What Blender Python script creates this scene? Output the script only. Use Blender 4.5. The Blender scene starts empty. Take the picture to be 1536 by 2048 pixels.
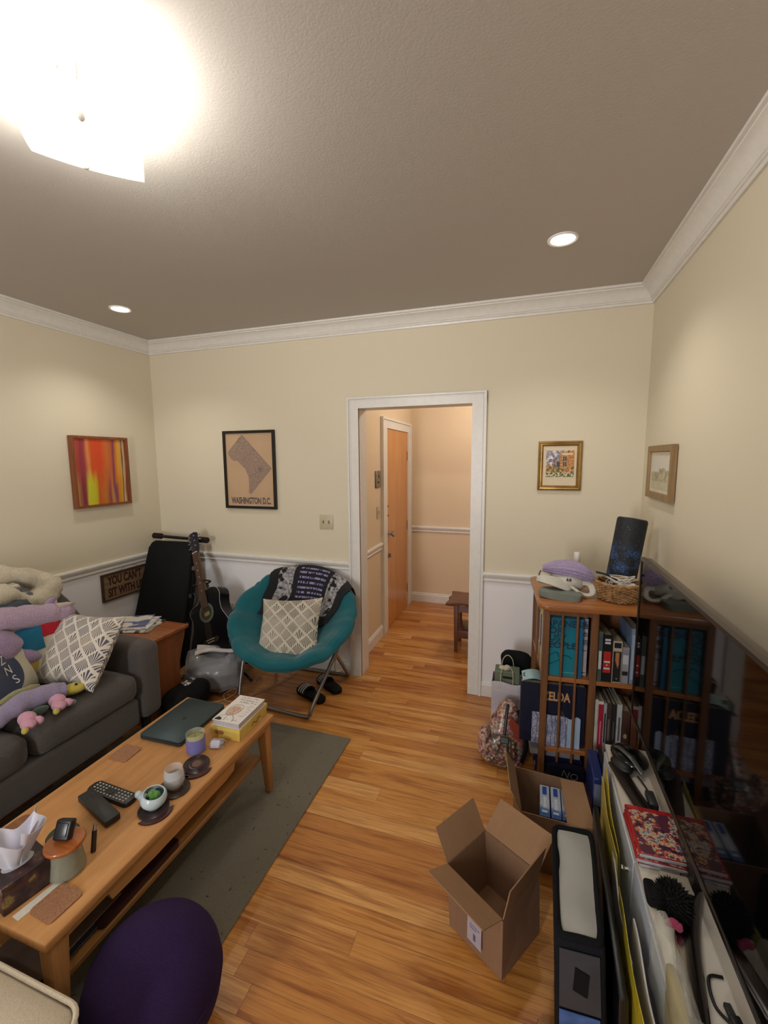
EXPOSURE = 0.0
E_SPOT = 24
E_LAMP = 58
E_HALL = 28
E_FILL = 50  # power of the fill light added behind the camera
import bpy, bmesh, math, random
from mathutils import Matrix, Vector, Euler, Quaternion
random.seed(7)
PI = math.pi
R = math.radians
SC = bpy.context.scene
COL = SC.collection
WORLD = set()          # names of roots whose parts are built in room coordinates

def lin(h):
    h = h.lstrip('#')
    out = []
    for i in (0, 2, 4):
        c = int(h[i:i+2], 16) / 255
        out.append(c / 12.92 if c <= .04045 else ((c + .055) / 1.055) ** 2.4)
    return (*out, 1)

# ------------------------------------------------------------------ materials
class NT:
    def __init__(s, name):
        s.m = bpy.data.materials.new(name); s.m.use_nodes = True
        s.t = s.m.node_tree; s.b = s.t.nodes['Principled BSDF']
    def n(s, typ, **kw):
        nd = s.t.nodes.new(typ)
        for k, v in kw.items():
            if k in nd.inputs.keys(): nd.inputs[k].default_value = v
            else: setattr(nd, k, v)
        return nd
    def l(s, a, b): s.t.links.new(a, b)
    def obj(s): return s.n('ShaderNodeTexCoord').outputs['Object']
    def math(s, op, a, b=None, c=None):
        nd = s.n('ShaderNodeMath', operation=op)
        for i, v in enumerate((a, b, c)):
            if v is None: continue
            if isinstance(v, (int, float)): nd.inputs[i].default_value = v
            else: s.l(v, nd.inputs[i])
        return nd.outputs[0]
    def mix(s, f, a, b, blend='MIX'):
        nd = s.n('ShaderNodeMix', data_type='RGBA', blend_type=blend)
        for i, v in ((0, f), (6, a), (7, b)):
            if isinstance(v, (int, float)): nd.inputs[i].default_value = v
            elif isinstance(v, (tuple, list)): nd.inputs[i].default_value = v
            elif isinstance(v, str): nd.inputs[i].default_value = lin(v)
            else: s.l(v, nd.inputs[i])
        return nd.outputs[2]
    def ramp(s, f, stops, interp='LINEAR'):
        nd = s.n('ShaderNodeValToRGB'); cr = nd.color_ramp; cr.interpolation = interp
        while len(cr.elements) < len(stops): cr.elements.new(.5)
        for e, (p, c) in zip(cr.elements, stops):
            e.position = p; e.color = lin(c) if isinstance(c, str) else c
        s.l(f, nd.inputs[0]); return nd.outputs[0]
    def noise(s, scale, detail=3, rough=.5, vec=None, dim='3D'):
        nd = s.n('ShaderNodeTexNoise', Scale=scale, Detail=detail, Roughness=rough)
        s.l(vec if vec is not None else s.obj(), nd.inputs['Vector']); return nd.outputs['Fac']
    def mapping(s, scale=(1,1,1), loc=(0,0,0), rot=(0,0,0), vec=None):
        nd = s.n('ShaderNodeMapping'); nd.inputs['Scale'].default_value = scale
        nd.inputs['Location'].default_value = loc; nd.inputs['Rotation'].default_value = rot
        s.l(vec if vec is not None else s.obj(), nd.inputs['Vector']); return nd.outputs[0]
    def sep(s, v):
        nd = s.n('ShaderNodeSeparateXYZ'); s.l(v, nd.inputs[0]); return nd.outputs
    def bump(s, h, dist=.002, strength=.5):
        nd = s.n('ShaderNodeBump'); nd.inputs['Distance'].default_value = dist
        nd.inputs['Strength'].default_value = strength
        s.l(h, nd.inputs['Height']); s.l(nd.outputs[0], s.b.inputs['Normal'])
    def col(s, v):
        if isinstance(v, str): s.b.inputs['Base Color'].default_value = lin(v)
        else: s.l(v, s.b.inputs['Base Color'])
    def set(s, **kw):
        for k, v in kw.items(): s.b.inputs[k.replace('_', ' ')].default_value = v
        return s

def plain(name, hx, rough=.5, metal=0, var=.08, nscale=30, bump=0, bscale=200, **kw):
    s = NT(name); n = s.noise(nscale)
    c = lin(hx)
    lo = tuple(max(0, x*(1-var)) for x in c[:3]) + (1,); hi = tuple(min(1, x*(1+var)) for x in c[:3]) + (1,)
    s.col(s.ramp(n, [(.3, lo), (.7, hi)]))
    s.set(Roughness=rough, Metallic=metal, **kw)
    if not metal and rough >= .55 and 'Specular_IOR_Level' not in kw: s.set(Specular_IOR_Level=.25)
    if bump: s.bump(s.noise(bscale, 2), bump, .6)
    return s.m

def fabric(name, hx, var=.15, bscale=900, bump=.0008, hx2=None, nscale=400, sheen=.2):
    s = NT(name); n = s.noise(nscale, 2)
    c = lin(hx); d = lin(hx2) if hx2 else tuple(x*(1-2*var) for x in c[:3]) + (1,)
    s.col(s.ramp(n, [(.35, d), (.65, c)]))
    s.set(Roughness=.9, Sheen_Weight=sheen if max(c[:3]) > .09 else 0, Specular_IOR_Level=.2)
    s.bump(s.noise(bscale, 2), bump, .7)
    return s.m

def fleece(name, hx, hx2=None, scale=140, bump=.006, sc2=12):
    s = NT(name); n = s.noise(scale, 4, .65); big = s.noise(sc2, 2)
    c = lin(hx); d = lin(hx2) if hx2 else tuple(x*.7 for x in c[:3]) + (1,)
    s.col(s.mix(s.math('MULTIPLY', big, .9), s.ramp(n, [(.35, d), (.6, c)]), c))
    s.set(Roughness=1, Sheen_Weight=.4)
    s.bump(n, bump, .8)
    return s.m

def wood(name, a, b, axis='X', scale=1, rough=.4, coat=0):
    s = NT(name)
    sc = {'X': (1.2, 16, 16), 'Y': (16, 1.2, 16), 'Z': (16, 16, 1.2)}[axis]
    v = s.mapping(tuple(k*scale for k in sc))
    n = s.noise(2.2, 5, .6, v)
    fine = s.noise(9, 3, .7, v)
    f = s.math('ADD', s.math('MULTIPLY', n, .75), s.math('MULTIPLY', fine, .25))
    s.col(s.ramp(f, [(.33, b), (.62, a)]))
    s.set(Roughness=rough, Coat_Weight=coat)
    s.bump(fine, .0006, .4)
    return s.m

def glass(name, hx='#ffffff', rough=.02, alpha=None, ior=1.45):
    s = NT(name); s.col(hx); s.set(Roughness=rough, Transmission_Weight=1, IOR=ior); return s.m

def film(name, hx='#f4f6f8', alpha=.25, rough=.15):
    s = NT(name); s.col(hx); s.set(Roughness=rough, Alpha=alpha, Specular_IOR_Level=.8)
    s.bump(s.noise(25, 3), .006, .8); return s.m

def emit(name, hx, strength):
    s = NT(name); s.col(hx); s.b.inputs['Emission Color'].default_value = lin(hx)
    s.b.inputs['Emission Strength'].default_value = strength; return s.m

# ------------------------------------------------------------------ mesh builder
def frame_z(d):
    return Vector(d).normalized().to_track_quat('Z', 'Y').to_matrix().to_4x4()

class MB:
    def __init__(s): s.b = bmesh.new()
    def add(s, verts, faces, M=None):
        vs = [s.b.verts.new(M @ Vector(v) if M else Vector(v)) for v in verts]
        for f in faces:
            try: s.b.faces.new([vs[i] for i in f])
            except ValueError: pass
        return s
    def hexa(s, p, bevel=0, seg=2):
        """eight corners: four below (ccw) and four above"""
        n0 = len(s.b.faces); s.b.verts.ensure_lookup_table()
        vs = [s.b.verts.new(Vector(v)) for v in p]
        fs = [s.b.faces.new([vs[i] for i in f]) for f in ((3,2,1,0),(4,5,6,7),(0,1,5,4),(1,2,6,5),(2,3,7,6),(3,0,4,7))]
        if bevel:
            es = list({e for f in fs for e in f.edges})
            old = set(s.b.verts) - set(vs)
            bmesh.ops.bevel(s.b, geom=es, offset=bevel, segments=seg, profile=.5, affect='EDGES', clamp_overlap=True)
            new = [v for v in s.b.verts if v not in old]
            lo = [min(q[i] for q in p)-.001 for i in range(3)]; hi = [max(q[i] for q in p)+.001 for i in range(3)]
            if any(v.co[i] < lo[i] or v.co[i] > hi[i] for v in new for i in range(3)):   # the bevel failed: keep the plain block
                bmesh.ops.delete(s.b, geom=new, context='VERTS')
                return s.hexa(p, 0)
        return s
    def box(s, c, d, bevel=0, seg=2, M=None, rz=0):
        x, y, z = d[0]/2, d[1]/2, d[2]/2
        p = [(-x,-y,-z),(x,-y,-z),(x,y,-z),(-x,y,-z),(-x,-y,z),(x,-y,z),(x,y,z),(-x,y,z)]
        T = Matrix.Translation(c) @ Matrix.Rotation(rz, 4, 'Z')
        if M: T = T @ M
        return s.hexa([T @ Vector(v) for v in p], bevel, seg)
    def bb(s, x0, x1, y0, y1, z0, z1, bevel=0, seg=2):
        return s.box(((x0+x1)/2, (y0+y1)/2, (z0+z1)/2), (abs(x1-x0), abs(y1-y0), abs(z1-z0)), bevel, seg)
    def grid(s, fn, nu, nv, cu=False, cv=False):
        """surface fn(u, v), u and v in 0..1; cu, cv close it"""
        U = nu if cu else nu+1; V = nv if cv else nv+1
        vs = [[s.b.verts.new(Vector(fn(i/nu, j/nv))) for j in range(V)] for i in range(U)]
        for i in range(nu):
            for j in range(nv):
                q = [vs[i][j], vs[(i+1) % U][j], vs[(i+1) % U][(j+1) % V], vs[i][(j+1) % V]]
                if len(set(q)) == 4:
                    try: s.b.faces.new(q)
                    except ValueError: pass
        return vs
    def tube(s, pts, r, n=10, closed=False, caps=True, flat=1.0):
        pts = [Vector(p) for p in pts]; m = len(pts)
        rad = r if isinstance(r, (list, tuple)) else [r]*m
        rings = []; q = None
        for i, p in enumerate(pts):
            if closed: t = pts[(i+1) % m] - pts[i-1]
            else: t = pts[min(i+1, m-1)] - pts[max(i-1, 0)]
            t.normalize()
            if q is None: q = t.to_track_quat('Z', 'Y')
            else: q = (q @ Vector((0,0,1))).rotation_difference(t) @ q
            rings.append([s.b.verts.new(p + q @ Vector((rad[i]*math.cos(2*PI*k/n), rad[i]*flat*math.sin(2*PI*k/n), 0))) for k in range(n)])
        for i in range(m if closed else m-1):
            a, b = rings[i], rings[(i+1) % m]
            for k in range(n):
                s.b.faces.new((a[k], a[(k+1) % n], b[(k+1) % n], b[k]))
        if caps and not closed:
            s.b.faces.new(rings[0][::-1]); s.b.faces.new(rings[-1])
        return s
    def cyl(s, p0, p1, r, n=16, r2=None): return s.tube([p0, p1], [r, r2 if r2 is not None else r], n)
    def lathe(s, prof, n=32, M=None, sx=1, sy=1):
        M = M or Matrix(); rings = []
        for r, z in prof:
            if r < 1e-6: rings.append([s.b.verts.new(M @ Vector((0,0,z)))])
            else: rings.append([s.b.verts.new(M @ Vector((sx*r*math.cos(2*PI*k/n), sy*r*math.sin(2*PI*k/n), z))) for k in range(n)])
        for a, b in zip(rings, rings[1:]):
            for k in range(n):
                q = [a[k % len(a)], a[(k+1) % len(a)], b[(k+1) % len(b)], b[k % len(b)]]
                u = []
                for v in q:
                    if v not in u: u.append(v)
                if len(u) > 2:
                    try: s.b.faces.new(u)
                    except ValueError: pass
        return s
    def prism(s, poly, z0, z1, M=None, bevel=0, seg=2):
        M = M or Matrix(); n = len(poly)
        a = [s.b.verts.new(M @ Vector((x, y, z0))) for x, y in poly]; b = [s.b.verts.new(M @ Vector((x, y, z1))) for x, y in poly]
        fs = [s.b.faces.new(a[::-1]), s.b.faces.new(b)]
        for i in range(n): s.b.faces.new((a[i], a[(i+1) % n], b[(i+1) % n], b[i]))
        if bevel:
            es = list({e for f in fs for e in f.edges})
            bmesh.ops.bevel(s.b, geom=es, offset=bevel, segments=seg, profile=.5, affect='EDGES', clamp_overlap=True)
        return s
    def ball(s, c, r, M=None, seg=20, ring=12):
        rx, ry, rz = r if isinstance(r, (tuple, list)) else (r, r, r)
        T = Matrix.Translation(c) @ (M or Matrix())
        return s.lathe([(max(0, math.sin(PI*i/ring)), -math.cos(PI*i/ring)) for i in range(ring+1)], seg,
                       T @ Matrix.Diagonal((rx, ry, rz, 1)))
    def text(s, txt, size, M, depth=.0006, bold=0, sx=1, align='CENTER', spacing=1):
        cu = bpy.data.curves.new('lettering', 'FONT'); cu.body = txt; cu.size = size; cu.extrude = depth/2
        cu.offset = bold; cu.align_x = align; cu.align_y = 'CENTER'; cu.space_character = spacing; cu.resolution_u = 3
        ob = bpy.data.objects.new('lettering', cu)
        me = bpy.data.meshes.new_from_object(ob)
        T = M @ Matrix.Diagonal((sx, 1, 1, 1)); me.transform(T)
        s.b.from_mesh(me)
        bpy.data.objects.remove(ob); bpy.data.curves.remove(cu); bpy.data.meshes.remove(me)
        return s
    def xf(s, M): bmesh.ops.transform(s.b, matrix=M, verts=s.b.verts[:]); return s
    def jitter(s, amp, scale=1, seed=0):
        from mathutils import noise as N
        s.b.normal_update()
        for v in s.b.verts:
            d = N.noise(v.co*scale + Vector((seed*7.3, seed*3.1, 0)))
            v.co += v.normal * d * amp
        return s
    def thick(s, t):
        """gives a surface a thickness"""
        s.b.normal_update()
        bmesh.ops.recalc_face_normals(s.b, faces=s.b.faces[:])
        bmesh.ops.solidify(s.b, geom=s.b.faces[:], thickness=t); return s

def root_matrix(o):
    M = o.matrix_basis.copy()
    while o.parent: o = o.parent; M = o.matrix_basis @ M
    return M

def part(name, mb, mat, parent=None, label=None, smooth=True, angle=38, subdiv=0, local=None, keep_normals=False):
    if not keep_normals: bmesh.ops.recalc_face_normals(mb.b, faces=mb.b.faces[:])
    me = bpy.data.meshes.new(name); mb.b.to_mesh(me); mb.b.free()
    if parent is not None:
        top = parent
        while top.parent: top = top.parent
        if top.name in WORLD: me.transform(root_matrix(parent).inverted())
    for p in me.polygons: p.use_smooth = smooth
    if smooth: me.set_sharp_from_angle(angle=R(angle))
    o = bpy.data.objects.new(name, me); COL.objects.link(o)
    if mat: me.materials.append(mat)
    if parent is not None: o.parent = parent
    if label: o['label'] = label
    if subdiv:
        md = o.modifiers.new('smooth', 'SUBSURF'); md.levels = subdiv; md.render_levels = subdiv
    return o

def thing(name, label, cat, loc=(0,0,0), rot=(0,0,0), group=None, world=True, M=None):
    """an Empty at the thing's base; its parts are built in room coordinates (world) or in the thing's own"""
    o = bpy.data.objects.new(name, None); COL.objects.link(o); o.empty_display_size = .05
    if M is not None: o.matrix_basis = M
    else: o.location = loc; o.rotation_euler = rot
    o['label'] = label; o['category'] = cat
    if group: o['group'] = group
    if world: WORLD.add(o.name)
    return o

def one(name, mb, mat, label, cat, group=None, M=None, **kw):
    """a thing that is a single mesh; M places it"""
    o = part(name, mb, mat, **kw)
    if M is not None: o.matrix_basis = M
    o['label'] = label; o['category'] = cat
    if group: o['group'] = group
    return o

def struct(name, mb, mat, parent=None, **kw):
    o = part(name, mb, mat, parent, **kw)
    if parent is None: o['kind'] = 'structure'
    return o

def dup(root, M, label=None, group=None):
    r = root.copy(); COL.objects.link(r); r.matrix_basis = M
    if label: r['label'] = label
    if group: r['group'] = group
    for ch in list(root.children):
        c = ch.copy(); COL.objects.link(c); c.parent = r
        for g in ch.children:
            d = g.copy(); COL.objects.link(d); d.parent = c
    return r

def TM(loc, rx=0, ry=0, rz=0):
    return Matrix.Translation(loc) @ Euler((rx, ry, rz)).to_matrix().to_4x4()

def axes(o, x, y):
    """matrix whose X and Y axes run along x and y (Z follows), origin o"""
    x = Vector(x).normalized(); z = x.cross(Vector(y)).normalized(); y = z.cross(x)
    return Matrix(((x.x,y.x,z.x,o[0]),(x.y,y.y,z.y,o[1]),(x.z,y.z,z.z,o[2]),(0,0,0,1)))

def spline(pts, n=8, closed=False):
    pts = [Vector(p) for p in pts]; m = len(pts); out = []
    for i in range(m if closed else m-1):
        if closed: a, b, c, d = pts[i-1], pts[i], pts[(i+1) % m], pts[(i+2) % m]
        else: a, b, c, d = pts[max(i-1,0)], pts[i], pts[i+1], pts[min(i+2, m-1)]
        for k in range(n):
            t = k/n
            out.append(.5*((2*b) + (c-a)*t + (2*a-5*b+4*c-d)*t*t + (3*b-a-3*c+d)*t**3))
    if not closed: out.append(pts[-1])
    return out

def rounded_rect(w, h, r, n=5):
    out = []
    for cx, cy, a in ((w/2-r, h/2-r, 0), (-w/2+r, h/2-r, 90), (-w/2+r, -h/2+r, 180), (w/2-r, -h/2+r, 270)):
        for k in range(n+1):
            t = R(a + 90*k/n); out.append((cx + r*math.cos(t), cy + r*math.sin(t)))
    return out

def pillow(w, h, t, n=22, pinch=.09, wob=.006, seed=0):
    """cushion in its own XY plane, bulging along Z"""
    from mathutils import noise as N
    mb = MB(); top = {}; bot = {}
    for i in range(n+1):
        for j in range(n+1):
            u = 2*i/n-1; v = 2*j/n-1
            x = u*w/2*(1 - pinch*(1-abs(u)**1.5*1)*0 - pinch*(1-v*v)*abs(u)**3)
            y = v*h/2*(1 - pinch*(1-u*u)*abs(v)**3)
            k = max(0, (1-u**4)*(1-v**4))**.55
            dz = wob*N.noise(Vector((x*9+seed, y*9, seed)))*3*k
            zt = t/2*k + dz; zb = -t/2*k + dz
            top[i,j] = mb.b.verts.new((x, y, zt))
            bot[i,j] = top[i,j] if i in (0,n) or j in (0,n) else mb.b.verts.new((x, y, zb))
    for i in range(n):
        for j in range(n):
            mb.b.faces.new((top[i,j], top[i+1,j], top[i+1,j+1], top[i,j+1]))
            q = [bot[i,j+1], bot[i+1,j+1], bot[i+1,j], bot[i,j]]
            try: mb.b.faces.new(q)
            except ValueError: pass
    return mb

def soft(c, d, r, puff=.0, seed=0, wob=0, cuts=10):
    """rounded upholstered block"""
    from mathutils import noise as N
    mb = MB(); hx, hy, hz = d[0]/2, d[1]/2, d[2]/2
    bmesh.ops.create_cube(mb.b, size=2)
    bmesh.ops.subdivide_edges(mb.b, edges=mb.b.edges[:], cuts=cuts, use_grid_fill=True)
    for v in mb.b.verts:
        u = v.co.copy()
        # concentrate the vertices near the edges
        u = Vector([math.copysign(abs(k)**.7, k) for k in u])
        p = Vector((u.x*hx, u.y*hy, u.z*hz))
        q = Vector((max(-hx+r, min(hx-r, p.x)), max(-hy+r, min(hy-r, p.y)), max(-hz+r, min(hz-r, p.z))))
        e = p - q
        if e.length > 1e-9: p = q + e.normalized()*r
        k = puff
        p.z += math.copysign(k*(1-u.x**2)*(1-u.y**2), u.z)*(abs(u.z) > .98)
        p.x += math.copysign(k*.7*(1-u.y**2)*(1-u.z**2), u.x)*(abs(u.x) > .98)
        p.y += math.copysign(k*.5*(1-u.x**2)*(1-u.z**2), u.y)*(abs(u.y) > .98)
        if wob: p += Vector((0,0,1))*wob*N.noise(p*6 + Vector((seed,0,0)))
        v.co = p + Vector(c)
    return mb
# ------------------------------------------------------------------ camera
cam = bpy.data.cameras.new('camera'); camo = bpy.data.objects.new('camera', cam); COL.objects.link(camo)
cam.sensor_fit = 'HORIZONTAL'; cam.sensor_width = 36; cam.lens = 863.84*36/1536; cam.clip_start = .02
_m = ((0.9501,-0.3102,-0.0313),(0.3118,0.943,0.1168),(-0.0067,-0.1208,0.9927))
camo.matrix_world = Matrix(((_m[0][0],_m[0][2],-_m[0][1],0),(_m[1][0],_m[1][2],-_m[1][1],0),(_m[2][0],_m[2][2],-_m[2][1],1.6644),(0,0,0,1)))
SC.camera = camo
SC.cycles.max_bounces = 8
SC.view_settings.view_transform = 'Standard'; SC.view_settings.look = 'None'
SC.view_settings.exposure = EXPOSURE; SC.view_settings.gamma = 1; SC.view_settings.use_curve_mapping = False

# ------------------------------------------------------------------ the room
XL, XR, YB, YF, ZC = -3.04, .668, 2.961, -1.9, 2.64
YH0, YH1, XH = 3.109, 4.83, -1.262          # hallway beyond the opening
DX0, DX1, DZ = -1.162, -.351, 2.03

def wall_paint(name, up, low=None, zr=.86):
    s = NT(name)
    if low:
        z = s.sep(s.obj())[2]
        s.col(s.mix(s.math('GREATER_THAN', z, zr), low, up))
    else: s.col(up)
    s.set(Roughness=.62, Specular_IOR_Level=.3)
    s.bump(s.noise(160, 3), .0012, .35)
    return s.m
M_WALL = wall_paint('cream_wall_paint', '#d9cfb8', '#ebe8ea')
M_HALL = wall_paint('hall_wall_paint', '#dcc9ac')
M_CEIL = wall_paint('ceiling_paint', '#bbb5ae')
M_TRIM = plain('white_trim_paint', '#dedbd6', .35, var=.03)

def floor_mat():
    s = NT('oak_floor_boards')
    x, y, _ = s.sep(s.obj())
    W, LN = .083, 1.05
    ry = s.math('DIVIDE', y, W); row = s.math('FLOOR', ry)
    wn = s.n('ShaderNodeTexWhiteNoise', noise_dimensions='1D'); s.l(row, wn.inputs['W'])
    rx = s.math('ADD', s.math('DIVIDE', x, LN), s.math('MULTIPLY', wn.outputs['Value'], 7.3))
    cx = s.math('FLOOR', rx)
    cmb = s.n('ShaderNodeCombineXYZ'); s.l(cx, cmb.inputs[0]); s.l(row, cmb.inputs[1])
    w2 = s.n('ShaderNodeTexWhiteNoise', noise_dimensions='2D'); s.l(cmb.outputs[0], w2.inputs['Vector'])
    k = w2.outputs['Value']
    v = s.n('ShaderNodeCombineXYZ')
    s.l(s.math('ADD', s.math('MULTIPLY', x, 1.6), s.math('MULTIPLY', k, 40)), v.inputs[0])
    s.l(s.math('MULTIPLY', y, 24), v.inputs[1]); s.l(s.math('MULTIPLY', k, 13), v.inputs[2])
    g = s.n('ShaderNodeTexNoise', Scale=1.0, Detail=4, Roughness=.6, Distortion=.5); s.l(v.outputs[0], g.inputs['Vector'])
    v2 = s.n('ShaderNodeCombineXYZ')
    s.l(s.math('ADD', s.math('MULTIPLY', x, 5), s.math('MULTIPLY', k, 17)), v2.inputs[0]); s.l(s.math('MULTIPLY', y, 160), v2.inputs[1])
    g2 = s.n('ShaderNodeTexNoise', Scale=1.0, Detail=3, Roughness=.7); s.l(v2.outputs[0], g2.inputs['Vector'])
    base = s.ramp(k, [(0, '#b9793a'), (.4, '#cd9048'), (.75, '#d29750'), (1, '#deaa69')])
    grain = s.ramp(g.outputs['Fac'], [(.34, '#a87a50'), (.5, '#f2ece4'), (.62, '#ffffff'), (.7, '#d2b492')])
    c = s.mix(.75, base, grain, 'MULTIPLY')
    c = s.mix(.45, c, s.ramp(g2.outputs['Fac'], [(.35, '#a8835e'), (.55, '#ffffff')]), 'MULTIPLY')
    fy = s.math('FRACT', ry); fx = s.math('FRACT', rx)
    ey = s.math('MINIMUM', fy, s.math('SUBTRACT', 1, fy)); ex = s.math('MULTIPLY', s.math('MINIMUM', fx, s.math('SUBTRACT', 1, fx)), LN/W)
    e = s.math('MINIMUM', ey, ex)
    gap = s.math('SMOOTH_MIN', s.math('MULTIPLY', e, 60), 1, .2)
    c = s.mix(gap, s.mix(.7, c, '#5a3616', 'MIX'), c)
    s.col(c); s.set(Roughness=.36, Coat_Weight=.25, Coat_Roughness=.25)
    s.bump(s.math('ADD', gap, s.math('MULTIPLY', g2.outputs['Fac'], .15)), .0012, .5)
    return s.m
struct('floor', MB().bb(XL-.1, 1.6, YF-.1, YH1+.1, -.1, 0), floor_mat(), smooth=False)
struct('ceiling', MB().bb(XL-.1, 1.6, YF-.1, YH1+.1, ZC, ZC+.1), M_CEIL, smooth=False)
struct('wall_left', MB().bb(XL-.1, XL, YF-.1, YH0, 0, ZC), M_WALL, smooth=False)
struct('wall_right', MB().bb(XR, XR+.1, YF-.1, YB, 0, ZC), M_WALL, smooth=False)
struct('wall_front', MB().bb(XL-.1, XR+.1, YF-.1, YF, 0, ZC), M_WALL, smooth=False)
mb = MB(); mb.bb(XL, DX0-.012, YB, YH0, 0, ZC); mb.bb(DX1+.012, XR+.1, YB, YH0, 0, ZC); mb.bb(DX0-.012, DX1+.012, YB, YH0, DZ+.012, ZC)
struct('wall_back', mb, M_WALL, smooth=False)
struct('wall_hall_left', MB().bb(XH-.1, XH, YH0, YH1+.1, 0, ZC), M_HALL, smooth=False)
struct('wall_hall_back', MB().bb(XH, 1.6, YH1, YH1+.1, 0, ZC), M_HALL, smooth=False)
struct('wall_hall_right', MB().bb(1.5, 1.6, YH0, YH1, 0, ZC), M_HALL, smooth=False)

def sweep(prof, p0, p1, n, m0=0, m1=0):
    """moulding: profile (distance from the wall, height) along a wall; m0, m1 mitre its ends"""
    p0 = Vector((*p0, 0)); p1 = Vector((*p1, 0)); n = Vector((*n, 0)); t = (p1-p0).normalized()
    mb = MB(); k = len(prof)
    vs = [p0 + n*d + t*(m0*d) + Vector((0,0,z)) for d, z in prof] + [p1 + n*d - t*(m1*d) + Vector((0,0,z)) for d, z in prof]
    fs = [list(range(k))[::-1], list(range(k, 2*k))] + [(i, (i+1) % k, k+(i+1) % k, k+i) for i in range(k)]
    return mb.add(vs, fs)
CROWN = [(0,2.543),(.011,2.543),(.014,2.556),(.021,2.559),(.021,2.566),(.026,2.569),(.033,2.585),(.045,2.602),(.060,2.614),(.074,2.619),(.074,2.625),(.086,2.627),(.086,2.64),(0,2.64)]
RAIL = [(0,.832),(.010,.832),(.013,.838),(.013,.844),(.008,.848),(.008,.854),(.012,.860),(.020,.870),(.024,.884),(.022,.894),(.016,.898),(0,.898)]
BASE = [(0,0),(.016,0),(.016,.082),(.012,.088),(.010,.092),(.012,.097),(.008,.105),(0,.106)]
CX0, CX1 = -1.244, -.258
for i, (pr, a) in enumerate([(CROWN, ((XL,YB),(XR,YB),(0,-1),1,1)), (CROWN, ((XL,YF),(XL,YB),(1,0),1,1)), (CROWN, ((XR,YF),(XR,YB),(-1,0),1,1)),
                             (CROWN, ((XL,YF),(XR,YF),(0,1),1,1)),
                             (RAIL, ((XL,YB),(CX0,YB),(0,-1),1,0)), (RAIL, ((CX1,YB),(XR,YB),(0,-1),0,1)), (RAIL, ((XL,YF),(XL,YB),(1,0),0,1)),
                             (RAIL, ((XR,YF),(XR,YB),(-1,0),0,1)), (RAIL, ((XH,YH1),(1.5,YH1),(0,-1),0,0)), (RAIL, ((XH,YH0),(XH,3.746),(1,0),0,0))]):
    struct('trim_%d' % (i+1), sweep(pr, *a), M_TRIM, angle=20)
mb = sweep(BASE, (XL,YB), (CX0,YB), (0,-1), 1, 0); m2 = sweep(BASE, (CX1,YB), (XR,YB), (0,-1), 0, 1)
struct('baseboard_back', mb, M_TRIM, angle=20); struct('baseboard_back_right', m2, M_TRIM, angle=20)
struct('baseboard_left', sweep(BASE, (XL,YF), (XL,YB), (1,0), 0, 1), M_TRIM, angle=20)
struct('baseboard_right', sweep(BASE, (XR,YF), (XR,YB), (-1,0), 0, 1), M_TRIM, angle=20)
struct('baseboard_hall_back', sweep(BASE, (XH,YH1), (1.5,YH1), (0,-1)), M_TRIM, angle=20)
struct('baseboard_hall_left', sweep(BASE, (XH,YH0), (XH,3.746), (1,0)), M_TRIM, angle=20)

# the cased opening to the hallway: stepped casing and the jamb lining
def casing(y, s=-1):
    mb = MB()
    for x0, x1, d in ((CX0, DX0+.002, .016), (CX0, CX0+.014, .026), (CX0+.018, CX0+.024, .020), (DX0-.014, DX0+.002, .012)):
        w = lambda x: x
        # left leg, right leg mirrored about the opening, and the head
        mb.bb(x0, x1, y, y+s*d, 0, 2.1055 if x0 < CX0+.013 else 2.1055-(x0-CX0))
        r0 = CX1-(x0-CX0)*1.12; r1 = CX1-(x1-CX0)*1.12
        mb.bb(r1, r0, y, y+s*d, 0, 2.1055 if x0 < CX0+.013 else 2.1055-(x0-CX0))
        zt = 2.1055-(x0-CX0)*.92; zb = max(DZ-.002, 2.1055-(x1-CX0)*.92)
        mb.bb(x0, r0, y, y+s*d*.999, zb, zt)
    return mb
struct('trim_11', casing(YB), M_TRIM, smooth=False)
mb = MB(); mb.bb(DX0-.012, DX0, YB-.004, YH0+.004, 0, DZ); mb.bb(DX1, DX1+.012, YB-.004, YH0+.004, 0, DZ); mb.bb(DX0-.012, DX1+.012, YB-.004, YH0+.004, DZ, DZ+.012)
struct('trim_12', mb, M_TRIM, smooth=False)

# hallway door on the left wall
M_DOOR = wood('honey_door_veneer', '#d08f48', '#b9742f', 'Z', .55, .28, .4)
M_STEEL = plain('brushed_steel', '#b9b6b0', .3, 1, var=.05)
M_BRASS = plain('dull_bronze', '#5b5148', .4, .9)
dr = part('door_1', MB().bb(XH, XH+.006, 3.885, 4.648, .008, 1.958), M_DOOR, smooth=False); dr['kind'] = 'structure'
for z in (1.70, .935, .21):
    h = MB(); h.bb(XH+.004, XH+.010, 4.640, 4.668, z-.05, z+.05); h.cyl((XH+.014,4.652,z-.052),(XH+.014,4.652,z+.052),.006,10)
    struct('hinge', h, M_BRASS, dr)
k = MB(); T = TM((XH+.006,3.955,.945), 0, PI/2, 0)
k.lathe([(0,0),(.032,0),(.032,.006),(.012,.01),(.011,.03),(.024,.04),(.028,.052),(.024,.064),(0,.068)], 20, T); struct('door_knob', k, M_STEEL, dr)
k = MB(); T = TM((XH+.006,3.945,.735), 0, PI/2, 0)
k.lathe([(0,0),(.026,0),(.026,.008),(.010,.012),(0,.014)], 20, T); k.bb(XH+.018, XH+.036, 3.94, 3.95, .715, .755); struct('deadbolt', k, M_STEEL, dr)
k = MB()
for z in (1.22, 1.13): k.lathe([(0,0),(.012,0),(.010,.014),(0,.018)], 12, TM((XH+.006,3.91,z), 0, PI/2, 0))
struct('door_chain_stop', k, M_BRASS, dr)
mb = MB()
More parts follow.
